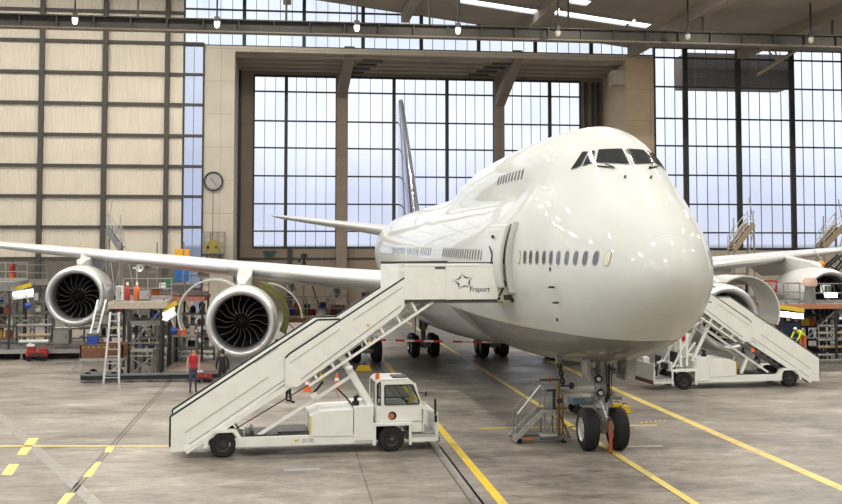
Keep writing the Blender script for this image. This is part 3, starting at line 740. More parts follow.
mb = MB(); mb.cyl((-.3,0,.635),(.3,0,.635),.11); mb.cyl((0,0,.5),(0,.02,1.35),.12); mb.cyl((0,.0,1.3),(0,.08,2.9),.19); mb.cyl((0,0,1.28),(0,0,1.42),.24); mb.cyl((0,.03,1.9),(0,.03,2.0),.25)
mb.cyl((-.33,0,1.62),(.33,0,1.62),.09); mb.cyl((-.45,.1,2.35),(.45,.1,2.35),.1)
mb.build('strut', STRUTM, ng, True)
mb = MB(); mb.bar((0,-.16,1.35),(0,-.42,1.0),.12,.07); mb.bar((-.12,-.14,1.5),(0,-.42,1.0),.06); mb.bar((.12,-.14,1.5),(0,-.42,1.0),.06); mb.bar((0,-.42,1.0),(-.1,-.12,.66),.07); mb.bar((0,-.42,1.0),(.1,-.12,.66),.07); mb.build('torque_link', LGREY, ng)
mb = MB(); mb.bar((0,.1,1.7),(-.28,1.5,2.7),.1); mb.bar((0,.1,1.7),(.28,1.5,2.7),.1); mb.bar((-.3,.1,2.5),(-.16,.05,1.6),.06); mb.bar((.3,.1,2.5),(.16,.05,1.6),.06); mb.build('drag_brace', STRUTM, ng)
for x, z in ((-.22,2.18),(-.16,1.76)):
    mb = MB(); mb.lathe([(-.18,.10),(-.20,.115),(-.12,.12),(0,.08),(.05,.02)], (x,-.2,z), 'Y', 18); mb.build('taxi_light', DARK, ng, True)
    mb = MB(); mb.lathe([(-.19,.07),(-.205,.05),(-.21,.005)], (x,-.2,z), 'Y', 18); mb.build('taxi_light_lens', ALU, ng, True)
for sx in (-1, 1): mb = MB(); mb.cyl((sx*.14,-.12,1.62),(sx*.42,-.16,1.56),.06); mb.cyl((sx*.2,-.16,1.5),(sx*.3,-.18,1.75),.05); mb.box((sx*.47,-.14,1.56),(.16,.14,.1)); mb.build('steering_cylinder', GREYM, ng, True)
mb = MB(); random.seed(5)
for k in range(5):
    x = random.uniform(-.3,.3); mb.tube([(x,-.2,2.6),(x*.8,-.24,2.2),(x*.5+.08,-.2,1.8),(x*.3,-.2,1.45)], .016, 5)
mb.build('hydraulic_hose', BLACK, ng)
mb = MB(); mb.box((0,.5,2.80),(.8,1.7,.24)); mb.build('wheel_bay', GREYM, ng)
for sx in (-1, 1):
    mb = MB(); mb.box((sx*.56,-.2,2.47),(.05,.85,.66),(0,R(sx*6),0)); mb.box((sx*.60,-.2,2.47),(.03,.72,.52),(0,R(sx*6),0)); mb.build('gear_door', FAIR, ng, bevel=.01)
def bogie(X, Y, top):
    g = part_empty('main_gear', AP, (X,Y,0))
    for sx in (-.56,.56):
        for sy in (-.73,.73):
            _, h = wheel(g, (sx,sy,.62), .62, .46); h.build('wheel_hub', LGREY, g, True)
    mb = MB(); mb.cyl((-.4,-.73,.62),(.4,-.73,.62),.1); mb.cyl((-.4,.73,.62),(.4,.73,.62),.1); mb.bar((0,-.8,.62),(0,.8,.62),.2,.24); mb.cyl((0,0,.6),(0,0,1.7),.15); mb.cyl((0,0,1.5),(0,0,top),.24)
    mb.bar((0,-.15,1.4),(0,-.6,.7),.1); mb.build('strut', STRUTM, g, True)
    mb = MB(); mb.bar((0,0,1.5),(.9 if X < 0 else -.9,.2,top),.14); mb.bar((.1,-.1,1.6),(.25,-1.6,top-.1),.12); mb.build('side_brace', STRUTM, g)
    mb = MB(); mb.box((.55*(1 if X > 0 else -1),-.1,1.95),(.06,1.5,1.2)); mb.build('gear_door', FAIR, g, bevel=.01)
for X, Y, tp in ((-1.95,28.4,2.5),(1.9,28.0,2.5),(-5.4,25.8,4.0),(5.4,25.8,4.0)): bogie(X, Y, tp)
# ---------------------------------------------------------------- things hanging from or standing at the nose
t = thing('warning_streamer', 'orange warning streamer hanging from the nose strut to the floor', 'streamer', (-.02,-.62,0))
mb = MB(); mb.loft([[(-.05,-.01,z),(.05,-.01,z),(.05,.01,z),(-.05,.01,z)] for z in (.02,.5,.95)]); mb.build('ribbon', mat('streamer_red', (.42,.10,.03), .7, noise=.2), t)
mb = MB(); mb.cyl((0,0,.95),(-.05,.12,1.15),.015); mb.build('cord', BLACK, t)
t = thing('power_cable', 'dark twisted power cable hanging from the belly at the small steps', 'cable', (-.95,1.2,0))
mb = MB(); pts = [(.05*math.cos(k*.7)+.01*k-.1,.05*math.sin(k*.7)+.3,2.62-k*.055) for k in range(17)]; mb.tube(pts, .035, 7); pts2 = [(-.05*math.cos(k*.7)+.01*k-.1,-.05*math.sin(k*.7)+.3,2.62-k*.055) for k in range(17)]; mb.tube(pts2, .035, 7); mb.build('cord', BLACK, t, True)
mb = MB(); mb.box((-.1,.3,2.6),(.16,.2,.3)); mb.build('plug', GREYM, t, bevel=.02)
# ================================================================== PASSENGER STAIR TRUCKS
GLASS = glass_mat()
def emblem(parent, o, m):
    """open star of five bowed strokes"""
    mb = MB(m)
    cx, cz, rr = o
    tips = [(cx+rr*1.05*math.cos(R(100+72*k)), cz+rr*.82*math.sin(R(100+72*k))) for k in range(5)]
    for k in range(5):
        a = Vector(tips[k]); b = Vector(tips[(k+1)%5]); c = Vector((cx,cz)); mid = (a+b)/2; ctl = mid+(c-mid)*1.05
        n = 12; up, lo = [], []
        for i in range(n+1):
            t = .07+.86*i/n; p = a*(1-t)**2+ctl*2*t*(1-t)+b*t*t; w = .042*math.sin(math.pi*(i/n))**.8*(1.0 if k % 2 else .75)+.003
            d = (c-p).normalized(); up.append(p+d*w*.5); lo.append(p-d*w*.5)
        vs = [(p.x,-.012,p.y) for p in up]+[(p.x,-.012,p.y) for p in lo]
        mb.add(vs, [(i,i+1,n+2+i,n+1+i) for i in range(n)])
    return mb.build('emblem', LOGOB, parent, recalc=False)
def stair_truck(label, loc, rz, m, cab):
    t = thing('stair_truck', label, 'passenger stairs', loc, rz, None)
    M = lambda: MB(m)
    W2 = 1.5
    # wheels and fenders
    for wx in (1.71,6.68):
        for wy in (.14,1.75):
            mb = M(); r, w = .385, .26
            prof = [(-w/2,r*.56),(-w/2,r*.88),(-w*.32,r),(w*.32,r),(w/2,r*.88),(w/2,r*.56)]
            mb.lathe([(a,b) for a,b in prof], (wx,wy,r), 'Y', 30, close=True); q = mb.build('wheel', RUBBER, t, True, ang=40)
            mb = M(); mb.lathe([(-w*.42,r*.58),(-w*.34,r*.5),(-w*.34,r*.3),(-w*.5,r*.26),(-w*.52,.02)], (wx,wy,r), 'Y', 20)
            for k in range(6): a = k*math.pi/3; mb.cyl((wx+.14*math.cos(a),wy-.13,r+.14*math.sin(a)),(wx+.14*math.cos(a),wy-.09,r+.14*math.sin(a)),.022,n=6)
            mb.build('wheel_rim', DARK, q, True)
    for y0, y1 in ((.0,.3),(1.6,1.9)):
        mb = M(); mb.add(*(lambda P: ([(x,y,z) for y in (y0,y1) for x, z in P], [(i,i+1,len(P)+i+1,len(P)+i) for i in range(len(P)-1)]))([(1.16,.30),(1.2,.55),(1.38,.80),(2.06,.80),(2.22,.55),(2.3,.30)]))
        a = y0-.02 if y0 < 1 else y1-.03
        mb.prism([(1.14,.3),(1.18,.56),(1.36,.83),(2.08,.83),(2.25,.56),(2.32,.3),(2.19,.3),(2.12,.55),(2.0,.73),(1.44,.73),(1.30,.55),(1.26,.3)], a, a+.05)
        mb.build('fender', WHITE, t)
    # chassis
    mb = M(); mb.span((1.9,.04,.28),(6.2,.2,.56)); mb.span((1.9,1.6,.28),(6.2,1.76,.56)); 
    for x in (2.3,3.3,4.2,5.6): mb.span((x,.2,.32),(x+.12,1.6,.5))
    mb.span((.9,.5,.3),(2.0,1.4,.45))
    mb.build('chassis', WHITE, t, bevel=.01)
    mb = M(); mb.span((2.35,.22,.54),(3.4,1.55,.60)); mb.span((3.3,.3,.6),(4.2,1.5,.66)); mb.span((2.5,.25,.6),(2.6,1.5,.7)); mb.build('deck_plate', DARK, t)
    mb = M(); mb.prism([(4.23,.54),(4.23,1.14),(4.55,1.27),(5.52,1.30),(5.52,.5)], .02, 1.75); mb.span((5.54,.0,.36),(6.12,1.75,1.38)); mb.span((4.3,.05,.3),(6.2,1.7,.55)); mb.build('engine_cover', WHITE, t, bevel=.015)
    mb = M(); mb.cyl((5.62,.3,1.38),(5.62,.3,1.5),.11); mb.cyl((5.62,.3,1.5),(5.62,.3,1.62),.06); mb.cyl((5.56,.3,1.6),(5.72,.3,1.66),.05); mb.build('air_intake', BLACK, t, True)
    mb = M(); mb.span((4.24,.01,.62),(4.27,.015,1.12)); mb.span((4.215,.04,.62),(4.23,.08,1.12)); mb.build('warning_stripe', YEL, t)
    # stairs: lower flight (inside) and upper flight (outside)
    for y in (.10,W2-.06):
        mb = M(); mb.prism([(.22,.2),(.22,1.2),(4.45,3.93),(5.1,3.94),(5.1,3.1),(3.5,2.1),(.72,.22)], y, y+.05); mb.build('lower_side_panel', WHITE, t)
    for y in (.0,W2+.04):
        mb = M(); mb.prism([(3.5,2.02),(3.5,2.87),(7.06,5.17),(7.06,4.32),(6.92,4.14),(3.86,2.0)], y, y+.06)
        mb.prism([(6.55,4.7),(6.55,5.6),(7.1,5.6),(7.1,4.5),(6.9,4.3)], W2-.02, W2+.02) if y else None
        mb.build('upper_side_panel', WHITE, t)
    mb = M()
    for y in (.0+.07,W2-.0):
        pass
    SH = mat('panel_joint_grey', (.40,.40,.38), .6, noise=.1)
    def along(u, off): return (3.5+3.5*u, off+2.02+(2.30)*u)
    for y, pan in ((.095,'l'),):
        mb.bar((.75,y,.42),(3.48,y,2.2),.008,.03); mb.bar((.62,y,.75),(3.0,y,2.3),.008,.022); mb.bar((2.6,y,2.72),(3.3,y,3.16),.008,.02)
    mb.bar((3.95,-.004,2.22),(6.95,-.004,4.36),.008,.035); mb.bar((3.62,-.004,2.7),(5.1,-.004,3.68),.008,.02); mb.bar((5.5,-.004,3.95),(7.0,-.004,4.92),.008,.022)
    mb.bar((4.9,-.004,2.75),(4.9,-.004,3.7),.02,.012) if False else None
    mb.build('panel_joint', SH, t)
    RAIL = BLACK if cab else mat('handrail_grey', (.10,.10,.095), .5, noise=.1)
    mb = M()
    for y in (.12,W2-.03): mb.tube([(.2,y,.35),(.2,y,1.22),(4.45,y,3.96),(5.12,y,3.97)] if y > .5 or True else [], .032)
    for y in (.03,W2+.07): mb.tube([(3.5,y,2.84),(3.62,y,2.97),(7.06,y,5.19)], .036)
    mb.tube([(6.55,W2,5.64),(8.7,W2,5.66)], .035)
    mb.build('handrail', RAIL, t, True)
    mb = M(); N = 22
    for k in range(N):
        u = (k+.5)/N; x = .55+6.4*u; z = .3+4.15*u; mb.span((x-.16,.16,z-.03),(x+.16,W2-.08,z+.02)); mb.span((x+.13,.16,z),(x+.16,W2-.08,z+.18))
    mb.build('step', GREYM, t)
    # stringers and the open rungs below the upper flight
    mb = M()
    for y in (.06,W2-.02):
        mb.bar((.65,y,.2),(3.7,y,2.08),.06,.14); mb.bar((4.2,y,2.02),(7.95,y,4.46),.06,.075)
        for k in range(7):
            x = 4.45+.5*k; z = 2.20+.5*k*.652; mb.bar((x,y,z),(x-.20,y,z+.36),.06,.07)
    mb.bar((4.4,.1,2.15),(4.4,1.4,2.15),.06); mb.bar((6.2,.1,3.35),(6.2,1.4,3.35),.06)
    mb.build('stringer', WHITE, t)
    mb = M(); mb.bar((.75,.2,.18),(3.4,.2,1.9),.05,.07); mb.bar((2.0,.25,.75),(4.6,.25,2.25),.02,.03); mb.build('under_rail', DARK, t)
    # platform
    mb = M(); mb.span((6.9,.05,4.42),(10.15,1.75,4.52)); mb.build('platform_floor', GREYM, t)
    for xa, xb in ((7.06,8.34),(8.34,9.95)):
        o = .0 if xa < 8 else -.05
        mb = M(); mb.span((xa,o,4.53),(xb,o+.05,5.60)); mb.span((xa,o-.01,5.54),(xb,o+.06,5.60)); mb.build('platform_panel', WHITE, t, bevel=.008)
        mb = M(); mb.span((xa,W2+.2,4.53),(xb,W2+.25,5.60)); mb.build('platform_panel', WHITE, t, bevel=.008)
    mb = M(); mb.span((6.98,.0,5.63),(9.9,.05,5.67)); mb.span((7.06,-.02,4.47),(9.95,.04,4.54)); mb.span((8.0,-.015,5.47),(8.32,-.005,5.53)); mb.build('platform_edge', mat('dark_edge_trim', (.06,.06,.058), .5, noise=.1), t)
    # docking end piece
    mb = M(); mb.span((9.97,.0,4.46),(10.42,.06,5.3)); mb.span((9.97,.02,5.25),(10.25,.08,5.62)); mb.span((10.1,.05,4.4),(10.38,1.8,4.52)); mb.build('docking_flap', CREAM if cab else WHITE, t, bevel=.01)
    mb = M(); mb.bar((10.0,-.02,4.62),(10.28,-.02,5.15),.02,.05); mb.bar((10.05,-.02,5.15),(10.2,-.02,5.05),.02,.04); mb.span((10.2,-.02,4.92),(10.4,-.01,4.99)); mb.span((10.15,-.03,4.5),(10.4,.0,4.66)); mb.cyl((10.38,0,4.5),(10.46,0,4.5),.07); mb.cyl((10.0,-.03,4.55),(10.0,.02,4.55),.05); mb.build('docking_hardware', DARK, t)
    # lift legs
    if cab:
        mb = M(); mb.bar((5.1,.35,3.0),(6.4,.35,.85),.20,.18); mb.bar((5.1,1.3,3.0),(6.4,1.3,.85),.20,.18); mb.bar((5.36,.2,2.56),(5.36,1.45,2.56),.14); mb.cyl((5.3,.18,2.5),(5.5,.18,2.5),.08); mb.build('lift_leg', WHITE, t)
        mb = M(); mb.bar((2.71,.3,.57),(5.62,.3,2.34),.095); mb.build('support_strut', WHITE, t)
        mb = M(); mb.tube([(5.05,.28,1.9),(5.35,.3,1.6),(5.75,.3,1.1)], .025); mb.build('hydraulic_hose', BLACK, t, True)
        mb = M(); mb.tube([(4.55,.2,2.35),(4.62,.2,2.12),(4.5,.2,1.95),(4.35,.2,1.8)], .035); mb.build('hose', BLACK, t, True)
        mb = M(); mb.tube([(4.5,.17,2.4),(4.58,.17,2.3),(4.62,.17,2.15)], .045); mb.build('hose_guard', YEL, t)
        mb = M(); mb.box((4.36,.2,1.72),(.2,.16,.14),(0,R(-35),0)); mb.build('hose_clamp', WHITE, t)
    else:
        mb = M()
        for y in (.25,1.35):
            mb.bar((6.2,y,1.2),(5.2,y,3.1),.11); mb.bar((6.75,y,1.0),(6.75,y,2.4),.1); mb.bar((6.45,y,1.0),(6.45,y,2.6),.09); mb.bar((7.1,y,.95),(6.3,y,2.4),.07)
            for z in (1.4,1.9,2.35): mb.bar((6.45,y,z),(6.8,y,z),.05)
            mb.bar((6.75,y,2.4),(5.6,y,3.0),.09); mb.bar((6.45,y,1.5),(6.05,y,2.0),.06)
        mb.build('lift_leg', WHITE, t)
        mb = M(); 
        for y in (.3,1.3): mb.bar((2.5,y,.57),(5.6,y,2.6),.085); mb.bar((3.9,y,.6),(3.6,y,1.25),.14,.1)
        mb.build('support_strut', WHITE, t)
        mb = M(); mb.cyl((3.35,.2,1.55),(3.35,.2,1.68),.07); mb.build('red_lamp', mat('red_lamp_glass', (.7,.08,.04), .3, emit=(1,.12,.05), estr=.6), t, True)
        mb = M(); mb.box((6.6,.35,2.45),(.5,.14,.1)); mb.box((6.55,.3,2.2),(.2,.1,.3)); mb.build('red_bracket', RED, t)
    # front end: wheel arch bracket, step deck, bumper
    mb = M(); mb.span((6.1,-.03,.78),(7.28,.5,.86)); mb.span((6.1,-.03,.22),(6.2,.03,.8)); mb.span((7.2,-.03,.2),(7.28,.03,.8)); mb.build('wheel_arch', WHITE, t, bevel=.008)
    mb = M(); mb.span((6.1,1.35,.78),(7.28,1.9,.86)); mb.span((7.2,1.85,.2),(7.28,1.9,.8)); mb.build('wheel_arch', WHITE, t, bevel=.008)
    mb = M(); mb.span((7.26,.0,.40),(8.05,1.88,.50)); mb.span((7.26,.0,.28),(8.05,.08,.5)); mb.build('front_deck', WHITE, t, bevel=.008)
    mb = M(); mb.span((7.26,.02,.5),(8.0,1.85,.53)); mb.build('deck_tread', GREYM, t)
    mb = M(); mb.span((8.02,.0,.3),(8.10,1.9,1.12)); mb.bar((7.62,.05,1.28),(8.06,.05,1.13),.05,.08); mb.bar((7.62,1.84,1.28),(8.06,1.84,1.13),.05,.08); mb.build('front_guard', WHITE, t, bevel=.01)
    mb = M(); mb.span((8.1,.0,.26),(8.15,1.9,.42)); mb.span((7.2,.6,.25),(7.9,1.3,.4)); mb.build('bumper', BROWN if not cab else GREYM, t)
    mb = M(); mb.cyl((8.0,-.03,1.08),(8.0,-.03,1.55),.035); mb.span((7.97,-.06,.86),(8.05,-.03,1.06)); mb.build('marker_post', BLACK, t)
    if cab:
        c = part_empty('cab', t)
        y0, y1 = .12, 1.55
        mb = M()
        for y in (y0, y1-.05):
            mb.prism([(6.18,.86),(6.18,1.36),(7.62,1.36),(7.66,1.26),(7.66,.55),(7.3,.55),(7.3,.86)], y, y+.05)
            mb.prism([(6.36,1.34),(6.36,2.0),(6.47,2.0),(6.47,1.34)], y, y+.05); mb.prism([(7.56,1.34),(7.34,1.98),(7.42,2.02),(7.66,1.30)], y, y+.05)
            mb.prism([(6.36,1.98),(6.36,2.14),(7.2,2.14),(7.42,1.98)], y, y+.05); mb.prism([(6.2,1.34),(6.2,2.02),(6.24,2.08),(6.24,1.34)], y, y+.05)
        mb.prism([(6.22,2.06),(6.34,2.16),(7.2,2.16),(7.42,1.99),(7.38,1.97),(7.2,2.10),(6.36,2.10),(6.24,2.02)], y0, y1)
        mb.span((6.18,y0,.86),(6.23,y1,1.36)); mb.prism([(7.60,.55),(7.60,1.32),(7.68,1.28),(7.68,.55)], y0, y1); mb.span((6.2,y0,.84),(7.65,y1,.9))
        mb.build('cab_shell', WHITE, c, bevel=.01)
        mb = M()
        for y in (y0+.02, y1-.03): mb.prism([(6.47,1.38),(6.47,1.98),(7.33,1.98),(7.55,1.38)], y, y+.012)
        mb.prism([(7.60,1.33),(7.40,1.99),(7.41,1.995),(7.615,1.33)], y0+.06, y1-.06)
        mb.build('cab_window', GLASS, c)
        for y in (y0-.012, y1+.012):
            mb = M(); P = [(6.5,1.40),(6.48,1.45),(6.48,1.93),(6.53,1.97),(7.28,1.97),(7.34,1.94),(7.53,1.46),(7.5,1.40),(6.5,1.40)]
            mb.tube([(x,y,z) for x, z in P], .022, 6)
            mb.tube([(6.25,y,1.40),(6.25,y,2.0),(6.34,y,2.06)], .02, 6); mb.tube([(6.35,y,1.36),(6.35,y,2.04)], .012, 6)
            mb.build('window_seal', BLACK, c, True)
        mb = M(); mb.cyl((6.68,y0-.035,1.05),(6.68,y0,1.05),.085,n=18); mb.build('reflector', mat('reflector_amber', (.55,.19,.06), .4, noise=.1), c, True)
        mb = M(); mb.cyl((6.71,y0-.012,1.06),(6.71,y0+.001,1.06),.125,n=18); mb.build('reflector_rim', BLACK, c, True)
        mb = M(); mb.cyl((6.28,.3,2.14),(6.28,.3,2.2),.06); mb.lathe([(2.2,.065),(2.3,.06),(2.33,.01)], (6.28,.3,0), 'Z', 14); mb.build('beacon', ORANGE, c, True)
        mb = M(); mb.span((6.75,.3,2.16),(7.2,.95,2.2)); mb.build('roof_hatch', DARK, c, bevel=.01)
        mb = M(); mb.lathe([(0,.17),(.02,.19),(.04,.17)], (0,0,0), 'Z', 20); mb.v = [((x*.85+z*.5)+7.2, y+.75, (z*.85-x*.5)+1.42) for x, y, z in mb.v]; mb.cyl((7.2,.75,1.43),(7.4,.75,1.15),.03); mb.bar((7.05,.75,1.5),(7.35,.75,1.35),.03); mb.build('steering_wheel', BLACK, c, True)
        mb = M(); mb.span((6.45,.5,.9),(6.9,1.0,1.2)); mb.span((6.4,.5,1.15),(6.5,1.0,1.34)); mb.build('seat', BLACK, c, bevel=.04)
        mb = M(); mb.cyl((7.3,.4,1.38),(7.3,.4,1.65),.03); mb.box((7.3,.4,1.5),(.14,.1,.12)); mb.build('dash_yellow_lever', YEL, c)
        mb = M(); mb.box((7.72,.02,1.7),(.05,.04,.14)); mb.bar((7.5,.1,1.75),(7.72,.03,1.72),.02); mb.build('mirror', BLACK, c)
        text_mesh('lettering', 'Fraport', .225, LOGOB, t, (9.05,-.055,4.77), (R(90),0,0), .18, .002, .98)
        emblem(t, (8.87,5.08,.44), m).location = (0,-.055,0)
        text_mesh('fleet_number', '0130', .155, TXTG, t, (4.0,.035,.37), (R(90),0,0), .1, .002, 1.15)
        mb = M(); mb.span((3.78,.032,.40),(3.9,.038,.46)); mb.build('sticker', YEL, t)
        mb = M(); mb.span((5.9,-.006,3.75),(6.0,-.001,3.82)); mb.build('sticker', YEL, t)
    else:
        mb = M(); mb.span((6.9,.35,.86),(7.4,.9,1.12)); mb.span((6.82,.35,1.05),(6.96,.9,1.6)); mb.span((6.9,.4,.6),(7.2,.85,.9)); mb.build('seat', BLACK, t, bevel=.04)
        mb = M(); mb.cyl((7.75,.55,.55),(7.6,.55,1.35),.04); mb.box((7.62,.55,1.3),(.1,.3,.3)); mb.build('control_column', BLACK, t)
        mb = M(); mb.span((7.2,.05,.86),(7.27,1.7,1.2)); mb.span((7.75,1.2,.5),(8.05,1.9,1.3)); mb.build('dash_panel', WHITE, t, bevel=.02)
    return t
stair_truck('white passenger stair truck with driver cab, docked at the open front door of the airliner', (-13.1,.1,0), R(3.3), 1, True)
stair_truck('white passenger stair truck with open driver seat, standing beyond the nose wheels', (14.06,13.12,0), R(4.1), -1, False)
# ================================================================== SMALL STEPS, DOLLY, CHOCKS, CONES, TAPE
t = thing('maintenance_steps', 'small grey mobile steps with pale handrail and brass coloured mast beside the nose gear', 'steps', (-2.55,1.25,0))
for y in (0,.62): mb = MB(); mb.bar((.0,y,.12),(.95,y,1.0),.05,.16); mb.bar((.95,y,.98),(1.35,y,.98),.05,.12); mb.build('side_stringer', LGREY, t)
mb = MB()
for k in range(4): mb.box((.14+.24*k,.31,.22+.225*k),(.26,.6,.035))
mb.span((.9,.02,.98),(1.4,.6,1.02)); mb.build('tread', GREYM, t)
mb = MB()
for y in (0,.62): mb.tube([(.12,y,.28),(.12,y,.95),(.85,y,1.82),(.98,y,1.84),(.98,y,1.0)], .018)
mb.build('handrail', GREYM, t, True)
mb = MB(); mb.cyl((.12,-.02,.93),(.86,-.02,1.82),.028); mb.build('grab_rail', mat('white_tube', (.72,.72,.70), .35, noise=.05), t, True)
mb = MB(); mb.span((.1,.02,.1),(1.7,.1,.2)); mb.span((.1,.52,.1),(1.7,.6,.2)); mb.span((1.6,.0,.08),(1.75,.62,.24))
for x in (1.0,1.38): 
    for y in (.04,.58): mb.bar((x,y,.15),(x,y,1.0),.045)
mb.bar((1.02,.04,.2),(1.36,.04,.95),.03)
mb.build('base_frame', GREYM, t)
mb = MB(); mb.cyl((.8,-.05,.27),(1.35,-.05,.27),.09); mb.build('cylinder_tank', ALU, t, True)
mb = MB(); mb.span((.3,-.02,.14),(.6,.0,.19)); mb.build('orange_stripe', ORANGE, t)
for x, y in ((.2,.05),(.2,.57),(1.62,.05),(1.62,.57)):
    mb = MB(); mb.cyl((x,y-.03,.08),(x,y+.03,.08),.08); mb.build('wheel', RUBBER, t, True)
BRASS = mat('brass_mast', (.27,.18,.06), .45, .4, noise=.25)
mb = MB(); mb.bar((1.5,.2,.1),(1.5,.2,1.95),.075,.07); mb.bar((1.62,.2,.1),(1.62,.2,1.5),.05); mb.bar((1.5,.2,.9),(1.85,.2,.12),.06); mb.bar((1.3,.2,1.05),(1.75,.2,1.05),.06); mb.build('mast', BRASS, t)
mb = MB(); mb.box((1.25,.2,1.62),(.3,.12,.06)); mb.cyl((1.85,.2,1.75),(1.97,.2,1.75),.1); mb.box((1.7,.2,1.75),(.4,.06,.05)); mb.box((1.34,.2,1.3),(.08,.1,.7)); mb.box((1.5,.14,1.3),(.16,.08,.14)); mb.build('mast_fitting', DARK, t)
mb = MB(); mb.box((1.2,.2,1.95),(.62,.1,.05)); mb.build('control_arm', DARK, t)
mb = MB(); mb.box((1.2,.16,1.95),(.09,.09,.11)); mb.build('red_button', RED, t, bevel=.01)
p = at(590,413,Z=0)
t = thing('equipment_dolly', 'blue grey low dolly behind the nose wheels', 'dolly', p)
mb = MB(); mb.span((-.75,-.4,.35),(.75,.4,.62)); mb.build('body', mat('blue_grey_dolly', (.13,.19,.25), .5, noise=.2), t, bevel=.03)
mb = MB(); mb.span((-.78,-.43,.62),(.78,.43,.66)); mb.span((.5,-.43,.66),(.56,.43,.8)); mb.build('top_plate', LGREY, t)
for x in (-.55,.55):
    for y in (-.38,.38):
        mb = MB(); mb.cyl((x,y-.05,.17),(x,y+.05,.17),.17); mb.bar((x,y,.2),(x,y,.4),.06); mb.build('wheel', RUBBER, t, True)
for k, (px, py) in enumerate(((616,411),(624,413))):
    p = at(px, py, Z=0)
    t = thing('wheel_chock', ['yellow wheel chock, the one half hidden by the nose wheel','yellow wheel chock, the one peeping out past the outer nose tyre'][k], 'chock', (p.x,p.y,0), R(8*k), 'yellow chocks behind the nose wheels')
    mb = MB(); mb.prism([(-.24,0),(.24,0),(.2,.27),(-.13,.3)], -.13, .13); mb.build('block', YEL, t, bevel=.02)
    mb = MB(); mb.tube([(-.1,-.08,.29),(-.08,-.08,.36),(.08,-.08,.36),(.1,-.08,.27)], .014); mb.build('handle', BLACK, t)
for k, (px, py, lab) in enumerate(((307.5,391,'orange traffic cone on the floor seen below the stair truck flight'),(337,387,'orange traffic cone by the wing gear wheels, further under the stairs'))):
    p = at(px, py, Z=0); t = thing('traffic_cone', lab, 'cone', (p.x,p.y,0), 0, 'orange cones under the airliner')
    mb = MB(); mb.span((-.19,-.19,0),(.19,.19,.04)); mb.lathe([(.04,.15),(.6,.035),(.62,.0)], (0,0,0), 'Z', 16); mb.build('cone_body', ORANGE, t, True, ang=30)
    mb = MB(); mb.lathe([(.28,.105),(.40,.081)], (0,0,0), 'Z', 16); mb.build('band', WHITE, t, True)
A = Vector((-7.6,23.2,1.45)); B = Vector((8.4,15.2,1.75))
mb = MB(); n = 24; vs = []
for i in range(n+1):
    u = i/n; q = (B-A)*u; q.z -= .06*math.sin(math.pi*u); vs += [(q.x,q.y,q.z+.05),(q.x,q.y+.004,q.z-.05),(q.x,q.y+.012,q.z-.05),(q.x,q.y+.008,q.z+.05)]
mb.add(vs, [(4*i+a,4*i+(a+1)%4,4*i+4+(a+1)%4,4*i+4+a) for i in range(n) for a in range(4)]); t = tag(mb.build('barrier_tape', tape_mat()), 'red and white barrier tape strung in front of the main landing gear', 'tape'); t.location = A
for k, q in enumerate((A, B)):
    t = thing('barrier_post', ['red and white tape post behind the stair truck','red and white tape post behind the far stair truck'][k], 'post', (q.x,q.y,0), 0, 'posts holding the barrier tape')
    mb = MB(); mb.cyl((0,0,0),(0,0,.06),.2); mb.build('foot', BLACK, t, True)
    mb = MB(); mb.cyl((0,0,.05),(0,0,1.45+.3*k),.03); mb.build('pole', RED, t, True)
p = at(364,371,Z=0)
t = thing('wheel_chock', 'yellow chock at the wing gear wheels above the lift leg of the stairs', 'chock', (p.x,p.y,0))
mb = MB(); mb.prism([(-.4,0),(.4,0),(.25,.3),(-.25,.3)], -.15, .15); mb.build('block', YEL, t, bevel=.02)
mb = MB(); mb.tube([(-.1,0,.3),(0,0,.42),(.1,0,.3)], .02); mb.build('handle', BLACK, t)
